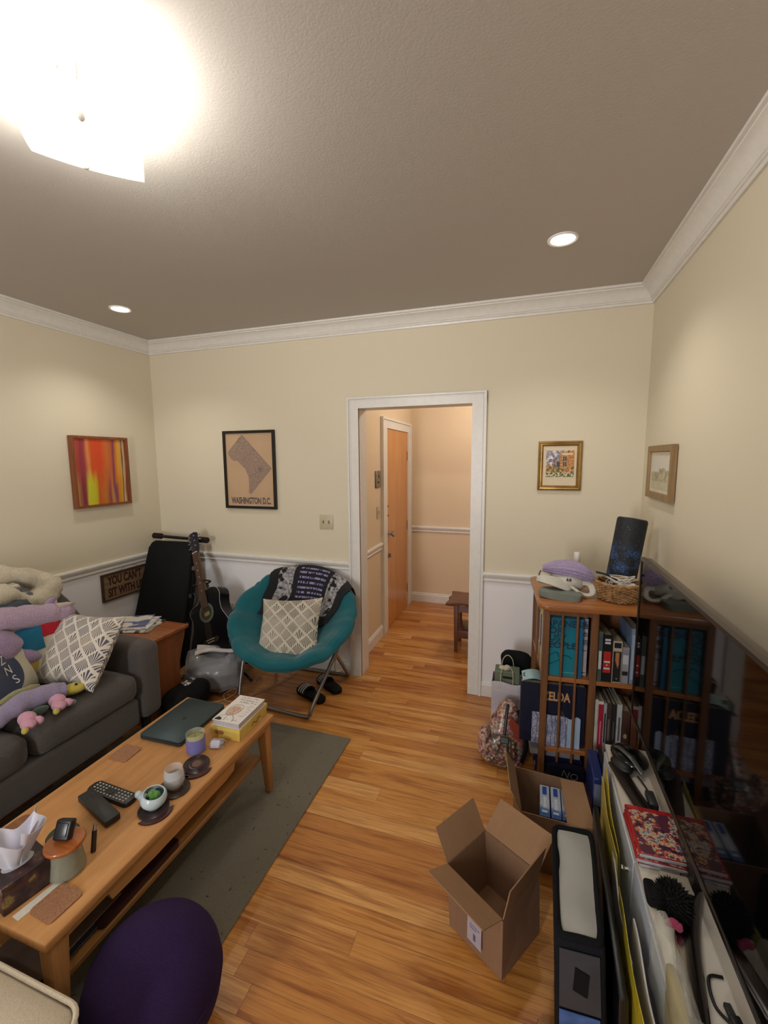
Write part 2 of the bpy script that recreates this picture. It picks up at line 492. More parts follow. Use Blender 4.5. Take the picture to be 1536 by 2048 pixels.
for y0, y1, d in ((3.766,3.888,.020),(4.645,4.742,.020)): mb.bb(XH, XH+d, y0, y1, 0, 1.955)
for y0, y1, d in ((3.746,3.766,.030),(4.742,4.76,.030)): mb.bb(XH, XH+d, y0, y1, 0, 2.05)
mb.bb(XH, XH+.020, 3.766, 4.742, 1.955, 2.03); mb.bb(XH, XH+.030, 3.766, 4.742, 2.03, 2.05)
struct('trim_13', mb, M_TRIM, smooth=False)

# ------------------------------------------------------------------ lamps
M_LENS = emit('lit_downlight_lens', '#fff4e2', 9)
M_WHITE = plain('white_enamel', '#e8e6e2', .4, var=.02)
def downlight(x, y, label):
    t = thing('recessed_downlight', label, 'ceiling light', (x, y, ZC), group='recessed ceiling downlights')
    part('trim_ring', MB().lathe([(.052,0),(.066,0),(.066,-.004),(.060,-.007),(.052,-.004),(.052,0)], 36, TM((x,y,ZC))), M_WHITE, t)
    part('lens', MB().lathe([(0,-.003),(.052,-.003),(.052,-.0005),(0,-.0005)], 36, TM((x,y,ZC))), M_LENS, t)
downlight(.123, 2.218, 'round recessed downlight near the right wall crown moulding, lit white')
downlight(-2.520, 2.248, 'round recessed downlight near the left wall corner, lit white')
def light(name, typ, loc, energy, color, size=.05, **kw):
    l = bpy.data.lights.new(name, typ); l.energy = energy; l.color = color
    if typ in ('POINT', 'SPOT'): l.shadow_soft_size = size
    for k, v in kw.items(): setattr(l, k, v)
    o = bpy.data.objects.new(name, l); COL.objects.link(o); o.location = loc; return o
for x, y in ((.123, 2.218), (-2.520, 2.248), (.123, -.6), (-2.52, -.6)):  # the last two are added fill spots, unseen and without fixtures
    light('downlight_or_fill', 'SPOT', (x, y, ZC-.012), E_SPOT, (1,.96,.89), .045, spot_size=R(125), spot_blend=.75)

t = thing('flush_mount_light', 'square bent glass flush mount ceiling light, glowing bright', 'ceiling light', (-1.125, .93, ZC))
part('canopy', MB().lathe([(0,0),(.045,0),(.045,-.012),(.038,-.018),(0,-.018)], 32, TM((-1.125,.93,ZC))), M_WHITE, t)
g = NT('etched_lamp_glass'); tr = g.n('ShaderNodeBsdfTransparent'); df = g.n('ShaderNodeBsdfTranslucent'); em = g.n('ShaderNodeEmission')
df.inputs[0].default_value = (.05,.05,.045,1); em.inputs[0].default_value = lin('#fffbe6'); em.inputs[1].default_value = 2.2 / 2**EXPOSURE
a1 = g.n('ShaderNodeAddShader'); g.l(df.outputs[0], a1.inputs[0]); g.l(em.outputs[0], a1.inputs[1])
mx = g.n('ShaderNodeMixShader'); mx.inputs[0].default_value = .55; g.l(tr.outputs[0], mx.inputs[1]); g.l(a1.outputs[0], mx.inputs[2])
g.l(mx.outputs[0], g.t.nodes['Material Output'].inputs['Surface'])
# corners measured on the ceiling plane: the sheet hangs turned by 45 degrees
gc = Vector((-1.125,.932)); ex = Vector((.190,.001)); ey = Vector((-.012,.202))
def lampfn(u, v):
    a = u*2-1; b = v*2-1
    p = gc + ex*((a-b)/2*1.0) + ey*((a+b)/2*1.0)
    return (p.x, p.y, 2.487 + .034*(a*a*.4 + b*b)**1.0*.6)
mb = MB(); mb.grid(lampfn, 14, 14); mb.thick(.005)
part('glass_shade', mb, g.m, t)
for a, b in ((.30,.82),(.30,.18),(.82,.5),(.18,.5)):
    pass
for (u, v) in ((.47,.86),(.53,.14)):
    x, y, z = lampfn(u, v)
    m = MB(); m.cyl((x,y,ZC-.02),(x,y,z-.004),.004,8); m.lathe([(0,-.016),(.005,-.014),(.009,-.008),(.010,0),(0,0)], 14, TM((x,y,z-.002)))
    part('finial', m, M_WHITE, t)
for i, (dx, dy) in enumerate(((-.085,.04),(.085,-.04))):
    part('bulb', MB().ball((-1.125+dx,.93+dy,2.592), (.022,.022,.026)), emit('bulb_glow', '#fff3da', 6), t)
    light('ceiling_lamp', 'POINT', (-1.125+dx,.93+dy,2.592), E_LAMP, (1,.965,.89), .03)
light('front_fill', 'AREA', (-1.2, YF+.03, 1.45), E_FILL, (.96,.98,1), shape='RECTANGLE', size=2.4, size_y=1.5).rotation_euler = (PI/2, 0, 0)  # added area light for soft fill; no window is modelled on this wall
light('hall_lamp', 'POINT', (-.2, 4.0, 2.45), E_HALL, (1,.86,.74), .08)
w = bpy.data.worlds.new('world'); SC.world = w; w.use_nodes = True
w.node_tree.nodes['Background'].inputs[0].default_value = (.9,.85,.8,1); w.node_tree.nodes['Background'].inputs[1].default_value = .02
# ------------------------------------------------------------------ pictures, sign, plates
def frame_ring(x0, x1, z0, z1, prof, place):
    """mitred picture frame: profile of (inset from the outer edge, depth off the wall)"""
    mb = MB(); k = len(prof); rings = []
    for cx, cz, sx, sz in ((x0,z0,1,1),(x1,z0,-1,1),(x1,z1,-1,-1),(x0,z1,1,-1)):
        rings.append([place(cx+sx*i, cz+sz*i, d) for i, d in prof])
    vs = [p for r in rings for p in r]; fs = []
    for a in range(4):
        b = (a+1) % 4
        for i in range(k):
            j = (i+1) % k; fs.append((a*k+i, a*k+j, b*k+j, b*k+i))
    return mb.add(vs, fs)
def flat_panel(x0, x1, z0, z1, d0, d1, place):
    p = [place(x0,z0,d0),place(x1,z0,d0),place(x1,z0,d1),place(x0,z0,d1),place(x0,z1,d0),place(x1,z1,d0),place(x1,z1,d1),place(x0,z1,d1)]
    return MB().hexa(p)
on_left = lambda u, z, d: Vector((XL+d, u, z))
on_back = lambda u, z, d: Vector((u, YB-d, z))
on_right = lambda u, z, d: Vector((XR-d, u, z))
def face(u, z, d, wall):
    if wall == 'left': return axes((XL+d, u, z), (0,1,0), (0,0,1))
    if wall == 'back': return axes((u, YB-d, z), (1,0,0), (0,0,1))
    return axes((XR-d, u, z), (0,-1,0), (0,0,1))

# striped painting, left wall (canvas in its own plane so that the stripes follow it)
def stripes_mat():
    s = NT('striped_canvas'); x, y, _ = s.sep(s.obj())
    n = s.noise(3.2, 3, .5, s.mapping((5, .9, 1)))
    u = s.math('ADD', s.math('DIVIDE', x, .40), .5)
    u = s.math('ADD', u, s.math('MULTIPLY', s.math('SUBTRACT', n, .5), .10))
    drip = s.math('MULTIPLY', s.math('SUBTRACT', .5, s.math('DIVIDE', y, .48)), .5)
    up = s.ramp(u, [(.0,'#c2503a'),(.10,'#8e2f3c'),(.17,'#9a3440'),(.24,'#d98a4a'),(.30,'#cf4f1e'),(.48,'#d2451c'),(.60,'#c96a30'),(.70,'#b95f35'),(.75,'#7d2d58'),(.79,'#c9741f'),(.83,'#dc9a26'),(.90,'#c99a55'),(.935,'#3a2622'),(.95,'#d5b58c'),(1,'#8a4a28')])
    lo = s.ramp(u, [(.0,'#c98b4c'),(.10,'#6e2338'),(.16,'#8a2b3a'),(.20,'#c7c42a'),(.34,'#c0b622'),(.40,'#c2521a'),(.55,'#b9761f'),(.64,'#8d3548'),(.70,'#c4903a'),(.76,'#7a2c5e'),(.82,'#c98018'),(.90,'#cf9a30'),(.935,'#3a2622'),(.95,'#d5b58c'),(1,'#8a4a28')])
    f = s.ramp(s.math('ADD', s.math('DIVIDE', y, .48), s.math('MULTIPLY', s.math('SUBTRACT', n, .5), 1.1)), [(.0,(1,1,1,1)),(.12,(0,0,0,1))])
    f2 = s.ramp(s.math('ADD', s.math('ADD', s.math('DIVIDE', y, .48), .5), s.math('MULTIPLY', s.math('SUBTRACT', n, .5), .9)), [(.25,(1,1,1,1)),(.55,(0,0,0,1))])
    s.col(s.mix(f2, up, lo)); s.set(Roughness=.5); s.bump(n, .002, .3)
    return s.m
M_PFR = wood('rust_brown_frame', '#8a4f2c', '#6d3a1e', 'Z', 1, .5)
M_BLACKFR = plain('black_lacquer', '#0c0b0b', .22)
t = thing('abstract_painting', 'orange, red and yellow vertically striped painting in a rust-brown frame on the left wall', 'painting', (XL, 2.425, 1.59))
part('frame', frame_ring(2.202, 2.650, 1.330, 1.846, [(0,.002),(0,.040),(.018,.040),(.018,.030),(.018,.002)], on_left), M_PFR, t, smooth=False)
cv = MB().box((0,0,0), (.414,.482,.02)); o = part('canvas', cv, stripes_mat(), smooth=False)
o.parent = t; o.matrix_basis = Matrix.Translation((-XL,-2.425,-1.59)) @ face(2.426, 1.588, .018, 'left')

# map poster, back wall
t = thing('map_poster', 'black-framed brown city map poster with WASHINGTON D.C. lettering', 'poster', (-2.093, YB, 1.588))
part('frame', frame_ring(-2.332, -1.857, 1.279, 1.898, [(0,.001),(0,.022),(.021,.022),(.021,.014),(.021,.001)], on_back), M_BLACKFR, t, smooth=False)
part('print', flat_panel(-2.315, -1.874, 1.296, 1.881, .002, .010, on_back), plain('tan_paper', '#bd9a72', .55, var=.06, nscale=6), t, smooth=False)
def mapmat():
    s = NT('map_streets')
    v = s.n('ShaderNodeTexVoronoi', Scale=130, feature='DISTANCE_TO_EDGE'); s.l(s.obj(), v.inputs['Vector'])
    v2 = s.n('ShaderNodeTexVoronoi', Scale=45, feature='DISTANCE_TO_EDGE'); s.l(s.obj(), v2.inputs['Vector'])
    n = s.noise(16, 3)
    e = s.math('MINIMUM', s.math('MULTIPLY', v.outputs[0], 2.2), s.math('MULTIPLY', v2.outputs[0], 1.4))
    c = s.ramp(e, [(.05,'#98795f'),(.22,'#7a5d50')])
    s.col(s.mix(s.ramp(n, [(.60,(0,0,0,1)),(.68,(1,1,1,1))]), c, '#66504a')); s.set(Roughness=.6); return s.m
# outline of the map, in fractions of the print measured on the poster
mp = [(.36,.985),(.965,.52),(.535,.185),(.505,.165),(.47,.18),(.462,.225),(.485,.36),(.47,.40),(.44,.46),(.40,.52),(.33,.565),(.27,.605),(.24,.625),(.16,.625),(.10,.66),(.06,.70),(.055,.72),(.035,.745)]
PX0, PX1, PZ0, PZ1 = -2.311, -1.878, 1.300, 1.877
poly = [(PX0+(PX1-PX0)*u, PZ0+(PZ1-PZ0)*v) for u, v in mp][::-1]
mm = MB().prism(poly, 0, .0012, axes((0, YB-.010, 0), (1,0,0), (0,0,1))); part('map_shape', mm, mapmat(), t, smooth=False)
rv = MB()
def mpt(u, v): return Vector((PX0+(PX1-PX0)*u, YB-.0115, PZ0+(PZ1-PZ0)*v))
rv.tube(spline([mpt(.475,.37), mpt(.50,.42), mpt(.56,.445), mpt(.62,.455), mpt(.70,.49), mpt(.735,.52), mpt(.745,.60), mpt(.77,.63)]), .0036, 6, flat=.4)
rv.tube(spline([mpt(.47,.37), mpt(.48,.33), mpt(.475,.27), mpt(.49,.22)]), .0030, 6, flat=.4)
for a, b, c, d in ((.20,.82,.27,.85),(.22,.80,.33,.80),(.26,.79,.34,.77),(.30,.86,.36,.84),(.62,.70,.66,.62)): rv.tube([mpt(a,b), mpt((a+c)/2,(b+d)/2+.012), mpt(c,d)], .0012, 5, flat=.3)
part('map_river', rv, plain('map_water', '#cdb298', .6), t)
part('lettering', MB().text('WASHINGTON D.C.', .070, face(-2.094, 1.340, .0105, 'back'), .001, .0030, .58), plain('dark_brown_ink', '#4a2d2a', .6), t, smooth=False)
part('glazing', flat_panel(-2.311, -1.878, 1.300, 1.877, .0135, .0145, on_back), film('picture_glass', '#ffffff', .04, .05), t, smooth=False)

# garden picture, back wall: gold frame, cream mat, print of a house behind flowers
M_GOLD = NT('antique_gold'); M_GOLD.col(M_GOLD.ramp(M_GOLD.noise(9,4), [(.3,'#8a6a3a'),(.7,'#b8975c')])); M_GOLD.set(Metallic=.75, Roughness=.35)
t = thing('garden_picture', 'gold-framed print of an orange house behind white flowers, on the back wall', 'picture', (.198, YB, 1.617))
part('frame', frame_ring(.069, .327, 1.462, 1.772, [(0,.001),(0,.012),(.004,.020),(.010,.024),(.016,.021),(.021,.022),(.027,.016),(.031,.010),(.031,.001)], on_back), M_GOLD.m, t, angle=20)
M_MAT = plain('cream_mat_board', '#d8c9ad', .7, var=.02)
part('mat', flat_panel(.098, .298, 1.491, 1.743, .002, .008, on_back), M_MAT, t, smooth=False)
def garden_mat():
    s = NT('garden_print'); x, y, z = s.sep(s.obj())          # own plane: x across, y up, 0.165 square
    u = s.math('ADD', s.math('DIVIDE', x, .165), .5); v = s.math('ADD', s.math('DIVIDE', y, .165), .5)
    n = s.noise(45, 4, .65); n2 = s.noise(22, 3, .6); n3 = s.noise(90, 2, .6)
    house = s.ramp(n3, [(.35,'#96602f'),(.55,'#c98d4c'),(.7,'#d9ae74')])
    def box(a, b, c, d):
        f = s.math('MULTIPLY', s.math('GREATER_THAN', u, a), s.math('LESS_THAN', u, b))
        return s.math('MULTIPLY', f, s.math('MULTIPLY', s.math('GREATER_THAN', v, c), s.math('LESS_THAN', v, d)))
    c = house
    c = s.mix(box(.55,.95,.84,.90), c, '#e6cfa0'); c = s.mix(box(.38,.50,.38,.80), c, '#3f4156'); c = s.mix(box(.22,.34,.38,.76), c, '#6a6a72')
    c = s.mix(box(.60,.73,.40,.78), c, '#4b4653'); c = s.mix(box(.66,.67,.40,.78), c, '#c9b08a'); c = s.mix(box(.60,.73,.58,.60), c, '#c9b08a')
    tree = s.math('ADD', s.math('MULTIPLY', u, 1.1), s.math('MULTIPLY', s.math('SUBTRACT', 1, v), .75))
    tf = s.math('LESS_THAN', s.math('ADD', tree, s.math('MULTIPLY', s.math('SUBTRACT', n2, .5), 1.5)), .72)
    c = s.mix(tf, c, s.ramp(n, [(.38,'#4c4654'),(.5,'#9a92a0'),(.58,'#e2dcdc')]))
    gf = s.math('LESS_THAN', s.math('ADD', v, s.math('MULTIPLY', s.math('SUBTRACT', n2, .5), .9)), .42)
    c = s.mix(gf, c, s.ramp(n, [(.36,'#39422a'),(.47,'#75743f'),(.53,'#c07a50'),(.60,'#d7b48a')]))
    lf = s.math('LESS_THAN', s.math('ADD', v, s.math('MULTIPLY', s.math('SUBTRACT', n, .5), .5)), .16)
    c = s.mix(lf, c, s.ramp(n3, [(.38,'#2f3826'),(.5,'#7d8458'),(.58,'#d3cfae')]))
    s.col(c); s.set(Roughness=.5); return s.m
o = part('print', MB().box((0,0,0), (.165,.165,.001)), garden_mat(), smooth=False); o.parent = t
o.matrix_basis = Matrix.Translation((-.198,-YB,-1.617)) @ face(.200, 1.630, .009, 'back')

# sketch picture, right wall: pale wood frame
M_OAKFR = wood('pale_brown_frame', '#96794f', '#7a6140', 'Z', 1.5, .5)
t = thing('sketch_picture', 'brown wood-framed pale landscape sketch on the right wall above the foam roller', 'picture', (XR, 2.56, 1.59))
part('frame', frame_ring(2.345, 2.775, 1.450, 1.727, [(0,.004),(0,.026),(.030,.026),(.034,.018),(.034,.004)], on_right), M_OAKFR, t, smooth=False)
part('mat', flat_panel(2.375, 2.745, 1.480, 1.697, .004, .014, on_right), plain('pale_mat', '#d3c8b4', .7), t, smooth=False)
def sketch_mat():
    s = NT('sketch_print'); x, y, _ = s.sep(s.obj()); n = s.noise(22, 5, .7); n2 = s.noise(8, 3)
    v = s.math('ADD', s.math('DIVIDE', y, .17), .5)
    c = s.mix(s.math('LESS_THAN', s.math('ADD', v, s.math('MULTIPLY', s.math('SUBTRACT', n2, .5), 1.0)), .55), '#cdc9bf', s.ramp(n, [(.35,'#77705c'),(.52,'#b0a484'),(.7,'#cfc6aa')]))
    c = s.mix(s.math('LESS_THAN', s.math('ADD', v, s.math('MULTIPLY', s.math('SUBTRACT', n, .5), .2)), .24), c, s.ramp(n, [(.3,'#a7a486'),(.7,'#cfcbac')]))
    s.col(c); s.set(Roughness=.5); return s.m
o = part('print', MB().box((0,0,0), (.29,.165,.001)), sketch_mat(), smooth=False); o.parent = t
o.matrix_basis = Matrix.Translation((-XR,-2.56,-1.59)) @ face(2.56, 1.585, .015, 'right')

# wooden sign, left wall
t = thing('wooden_sign', "brown wooden sign reading YOU CAN'T SIT WITH US, hung below the chair rail", 'sign', (XL, 2.58, .70))
M_SIGN = wood('sign_board_wood', '#8b7053', '#6d5440', 'Y', 1.4, .7)
part('board', flat_panel(2.362, 2.83, .605, .797, .004, .016, on_left), M_SIGN, t, smooth=False)
part('frame', frame_ring(2.352, 2.84, .595, .807, [(0,.003),(0,.022),(.012,.022),(.012,.003)], on_left), wood('sign_frame_wood', '#4a3222', '#33221a', 'Y', 1.4, .6), t, smooth=False)
M_SIGNTX = plain('burnt_lettering', '#3a1d16', .7)
lt = MB(); lt.text("YOU CAN'T", .094, face(2.553, .744, .0165, 'left'), .002, .0022, .60); lt.text("SIT WITH US", .094, face(2.558, .652, .0165, 'left'), .002, .0022, .60)
part('lettering', lt, M_SIGNTX, t, smooth=False)
part('hanging_string', MB().tube([(XL+.012,2.50,.805),(XL+.006,2.60,.842),(XL+.012,2.70,.803)], .0012, 6), plain('thin_wire', '#4a443c', .4), t)

# wall plates
M_PLATE = plain('almond_plastic', '#c3b79b', .35, var=.03)
t = thing('light_switch', 'almond two-gang light switch plate left of the doorway', 'light switch', (-1.437, YB, 1.194))
part('plate', MB().box((-1.437, YB-.003, 1.194), (.112,.006,.112), .003, 2), M_PLATE, t)
for x in (-1.460, -1.414):
    m = MB(); m.box((x, YB-.007, 1.194), (.011,.004,.026)); m.box((x, YB-.010, 1.198), (.008,.014,.012), .002, 1, M=Matrix.Rotation(.5,4,'X')); part('toggle', m, plain('toggle_plastic', '#8f866f', .4), t)
def outlet(x, z, label, cat='outlet', group=None):
    t = thing('wall_outlet', label, cat, (x, YB, z))
    part('plate', MB().box((x, YB-.003, z), (.073,.006,.114), .003, 2), M_PLATE, t)
    for dz in (.025, -.025):
        m = MB(); m.box((x, YB-.0065, z+dz), (.034,.003,.03), .002, 1); part('socket', m, plain('socket_face', '#b3a88c', .4), t)
        for dx in (-.007, .007): m = MB().box((x+dx, YB-.0085, z+dz+.002), (.003,.002,.012)); part('slot', m, M_BLACKFR, t)
outlet(-2.352, .410, 'almond wall outlet between the guitar and the teal chair')
t = thing('intercom_panel', 'square steel intercom plate on the hallway wall beside the door', 'intercom', (XH, 3.65, 1.49))
part('plate', MB().bb(XH+.001, XH+.012, 3.585, 3.715, 1.415, 1.565, .003, 1), plain('intercom_steel', '#86807a', .35, .7), t)
m = MB(); m.bb(XH+.012, XH+.016, 3.63, 3.67, 1.455, 1.47); m.bb(XH+.012, XH+.016, 3.655, 3.663, 1.50, 1.53); part('button', m, M_BRASS, t)
t = thing('hall_switch', 'small single switch plate on the hallway wall below the intercom', 'light switch', (XH, 3.66, 1.19))
part('plate', MB().bb(XH+.001, XH+.007, 3.625, 3.695, 1.135, 1.245, .003, 1), M_PLATE, t)
part('toggle', MB().bb(XH+.007, XH+.016, 3.654, 3.666, 1.18, 1.205), M_PLATE, t)

# hallway stool with scalloped top
t = thing('wooden_bench', 'dark brown wooden bench with scalloped top in the hallway', 'bench', (-.40, 3.72, 0))
M_DARKW = wood('walnut_stain', '#6a3d24', '#4b2917', 'X', 1, .4, .2)
pts = []
for k in range(64):
    a = 2*PI*k/64; cx, cy = math.cos(a), math.sin(a)
    q = max(abs(cx), abs(cy)); x = cx/q*.22; y = cy/q*.165
    sc = 1 + .06*math.cos(8*a); pts.append((-.385+x*sc, 3.715+y*sc))
m = MB().prism(pts, .425, .452, bevel=.006); part('top', m, M_DARKW, t)
for x0 in (-.535, -.235):
    for y0 in (3.60, 3.83):
        part('leg', MB().hexa([(x0-.014,y0-.014,0),(x0+.014,y0-.014,0),(x0+.014,y0+.014,0),(x0-.014,y0+.014,0),(x0-.02,y0-.02,.43),(x0+.02,y0-.02,.43),(x0+.02,y0+.02,.43),(x0-.02,y0+.02,.43)], .003), M_DARKW, t)
m = MB()
for y0 in (3.60, 3.83): m.bb(-.52, -.25, y0-.009, y0+.009, .36, .43)
for x0 in (-.535, -.235): m.bb(x0-.009, x0+.009, 3.62, 3.81, .36, .43)
part('apron', m, M_DARKW, t, smooth=False)
part('lower_shelf', MB().bb(-.52, -.25, 3.585, 3.845, .13, .20, .004), M_DARKW, t)
# ------------------------------------------------------------------ rug, sofa and what lies on it
def rug_mat():
    s = NT('grey_rug_pile'); n = s.noise(380, 3, .7); b = s.noise(4, 3); sp = s.noise(55, 2)
    c = s.ramp(n, [(.3,'#545048'),(.7,'#86806f')]); c = s.mix(s.math('MULTIPLY', b, .5), c, '#75705f')
    c = s.mix(s.ramp(sp, [(.70,(0,0,0,1)),(.74,(1,1,1,1))]), c, '#3a3630')
    s.col(c); s.set(Roughness=1); s.bump(n, .004, .8); return s.m
t = thing('area_rug', 'grey low-pile rug under the coffee table', 'rug', (-1.6, 1.2, 0))
part('pile', MB().bb(-2.25, -.953, .1, 2.212, .002, .010, .003, 1), rug_mat(), t)
e = MB(); e.tube([(-2.25,.1,.006),(-2.25,2.212,.006),(-.953,2.212,.006),(-.953,.1,.006)], .0055, 6, closed=True); part('binding', e, fabric('rug_binding', '#77705f'), t)

M_SOFA = fabric('charcoal_upholstery', '#57504c', hx2='#3d3836', nscale=500, bump=.001)
t = thing('sofa', 'charcoal grey fabric sofa along the left wall, heaped with cushions and plush toys', 'sofa', (-2.5, .9, 0))
YA0, YA1 = 1.735, 1.885
part('base', soft((-2.50, .72, .275), (.98, 2.02, .17), .03), M_SOFA, t, angle=60)
part('arm', soft((-2.49, (YA0+YA1)/2, .421), (.985, YA1-YA0, .445), .05, .006), M_SOFA, t, angle=60)
bk = MB()  # sloped back: the side outline extruded along the wall
prof = [(-2.98,.22),(-2.52,.22),(-2.52,.60),(-2.58,.66),(-2.72,.80),(-2.79,.86),(-2.86,.885),(-2.95,.88),(-2.985,.84)]
bk.prism(prof, -1.885, .25, Matrix(((1,0,0,0),(0,0,-1,0),(0,1,0,0),(0,0,0,1))), bevel=.025, seg=3)
part('backrest', bk, M_SOFA, t, angle=60)
for y0, y1 in ((1.185, 1.730), (.45, 1.175), (-.28, .44)):
    part('seat_cushion', soft((-2.27, (y0+y1)/2, .425), (.545, y1-y0, .15), .055, .014, wob=.004, seed=y0), M_SOFA, t, angle=60)
for x in (-2.06, -2.92):
    for y in (1.80, -.2): part('leg', MB().cyl((x,y,.01),(x,y,.2),.02,12,.026), M_BLACKFR, t)

# fan-pattern cushions
def fan_mat(name, n, w, h, a='#7d6f62', b='#4d4a58', paper='#cfc7ba'):
    """diamond lattice, each cell a fan of rays from its lower corner, half-size fans in every other cell"""
    s = NT(name); x, y, _ = s.sep(s.obj())
    u = s.math('ADD', s.math('DIVIDE', s.math('ADD', x, y), w/n*1.0), 40); v = s.math('ADD', s.math('DIVIDE', s.math('SUBTRACT', y, x), w/n*1.0), 40)
    iu = s.math('FLOOR', u); iv = s.math('FLOOR', v); fu = s.math('FRACT', u); fv = s.math('FRACT', v)
    par = s.math('MODULO', s.math('ADD', iu, iv), 2)
    ang = s.math('ARCTAN2', fv, fu); ang2 = s.math('ARCTAN2', s.math('SUBTRACT', 1, fv), s.math('SUBTRACT', 1, fu))
    def rays(an, cnt): return s.math('GREATER_THAN', s.math('SINE', s.math('MULTIPLY', an, cnt)), .25)
    big = s.mix(par, rays(ang, 36), rays(ang2, 36))
    small = rays(ang, 22)
    mu = s.math('MINIMUM', s.math('MINIMUM', fu, s.math('SUBTRACT', 1, fu)), s.math('MINIMUM', fv, s.math('SUBTRACT', 1, fv)))
    sel = s.math('LESS_THAN', s.math('MODULO', iu, 2), .5)
    sel2 = s.math('LESS_THAN', s.math('MODULO', iv, 2), .5)
    both = s.math('MULTIPLY', sel, sel2)
    ray = s.mix(both, big, small)
    border = s.math('LESS_THAN', mu, .07)
    inner = s.math('MULTIPLY', both, s.math('LESS_THAN', mu, .16))
    wt = s.math('MAXIMUM', s.math('MAXIMUM', ray, border), inner)
    tint = s.noise(7, 1)
    s.col(s.mix(wt, s.ramp(tint, [(.4, a), (.6, b)]), paper)); s.set(Roughness=.9, Sheen_Weight=.2); s.bump(s.noise(700, 2), .0006, .6)
    return s.m
one('patterned_cushion', pillow(.42, .39, .13, seed=3), fan_mat('fan_print_sofa', 5.0, .42, .42), 'taupe and white fan-pattern cushion leaning on the sofa arm', 'cushion',
    group=None, M=axes((-2.235, 1.575, .672), (1,.07,.02), (-.02,.62,.78)))

# cream cushion with a dark blue disc
M_CREAMF = fabric('cream_cotton', '#bdb7a0', hx2='#aaa48c')
t = thing('printed_cushion', 'cream cushion with a dark blue disc and white letters, left end of the sofa', 'cushion', world=False, M=axes((-2.305, 1.20, .672), (-.44,.88,.0), (-.33,-.18,.925)))
part('cover', pillow(.50, .34, .14, seed=8), M_CREAMF, t)
def on_pillow(mb, w, h, tt, seed, off=.002):
    from mathutils import noise as N
    for v in mb.b.verts:
        u = 2*v.co.x/w; k = 2*v.co.y/h
        q = max(0, (1-min(1,abs(u))**4)*(1-min(1,abs(k))**4))**.55
        v.co.z += tt/2*q + .006*N.noise(Vector((v.co.x*9+seed, v.co.y*9, seed)))*3*q + off
    return mb
dm = MB(); vv = dm.grid(lambda a, b: ((.002+.115*a)*math.cos(2*PI*b), (.002+.115*a)*math.sin(2*PI*b), 0), 8, 40, cv=True)
part('disc_print', on_pillow(dm, .50, .34, .14, 8), fabric('navy_print', '#39415a', hx2='#2f364c'), t, keep_normals=True)
tx = MB(); 
for i, (c, dy) in enumerate((('Z', .055), ('N', .0), ('S', -.055))): tx.text(c, .060, Matrix.Translation((.030+.012*i, dy, 0)), .0006, 0, 1)
part('lettering', on_pillow(tx, .50, .34, .14, 8, .004), plain('white_print', '#c9c9c4', .7), t, smooth=False)

# light cushion with red and blue patches behind
t = thing('appliqued_cushion', 'white cushion with red and blue patches behind the purple plush', 'cushion', world=False, M=axes((-2.43, 1.475, .725), (.12,.99,.03), (-.30,.04,.95)))
part('cover', pillow(.34, .36, .11, seed=5), fabric('off_white_cotton', '#c4bfae', hx2='#b3ad9a'), t)
def patch(fn, name, hx):
    m = MB(); m.grid(fn, 10, 10); part(name, on_pillow(m, .34, .36, .11, 5), fabric(name+'_cloth', hx), t, keep_normals=True)
patch(lambda a, b: (.035+.130*a, .010+.14*b, 0), 'red_patch', '#b01c2c')
patch(lambda a, b: (-.075+.11*a, -.045+.13*b, 0), 'blue_patch', '#1f6f93')
m = MB(); m.grid(lambda a, b: (-.055+.040*a*math.cos(2*PI*b), -.095+.05*a*math.sin(2*PI*b), 0), 6, 20, cv=True); part('yellow_patch', on_pillow(m, .34, .36, .11, 5, .003), fabric('yellow_cloth', '#b49a4a'), t, keep_normals=True)

# purple plush: long neck lying on the cushions
M_PUR = fleece('lilac_plush', '#9c82a6', '#6d5878', 160, .008); M_PURL = fleece('pale_lilac_plush', '#b79db4', '#8b748c', 160, .008)
t = thing('plush_unicorn', 'fluffy lilac plush unicorn lying across the sofa cushions', 'plush toy', (-2.5, 1.3, .72))
b = MB(); b.ball((-2.42, 1.24, .765), (.13,.17,.10), seg=28, ring=18); b.jitter(.012, 20, 1); part('body', b, M_PUR, t, angle=80)
nk = MB(); nk.tube(spline([(-2.50,1.12,.885),(-2.46,1.28,.895),(-2.44,1.40,.878),(-2.43,1.52,.858),(-2.425,1.60,.846),(-2.42,1.655,.838),(-2.42,1.69,.833)], 4), [.062]*4+[.060]*8+[.056]*4+[.052]*4+[.047,.044,.040,.035]+[.024], 16); nk.jitter(.010, 26, 2); part('head_and_neck', nk, M_PURL, t, angle=80)
b = MB(); b.tube([(-2.44,1.575,.888),(-2.435,1.60,.915),(-2.43,1.625,.928)], [.022,.016,.003], 10); part('ear', b, M_PUR, t, angle=80)
b = MB(); b.tube([(-2.40,1.60,.884),(-2.39,1.65,.882),(-2.385,1.69,.872)], [.017,.012,.003], 10); part('ear', b, fabric('cream_felt', '#c7b8ac'), t, angle=80)
b = MB(); b.ball((-2.385,1.36,.70), (.05,.14,.045), Matrix.Rotation(-.35,4,'X')); b.jitter(.01, 24, 3); part('leg', b, M_PUR, t, angle=80)
b = MB(); b.tube(spline([(-2.50,1.02,.92),(-2.47,1.10,.955),(-2.45,1.2,.955),(-2.45,1.30,.945)],4), [.02]*4+[.03]*8+[.012], 10); b.jitter(.012, 30, 5); part('mane', b, fleece('dark_lilac_mane', '#8a6f9c', '#5f4a72', 160, .008), t, angle=80)

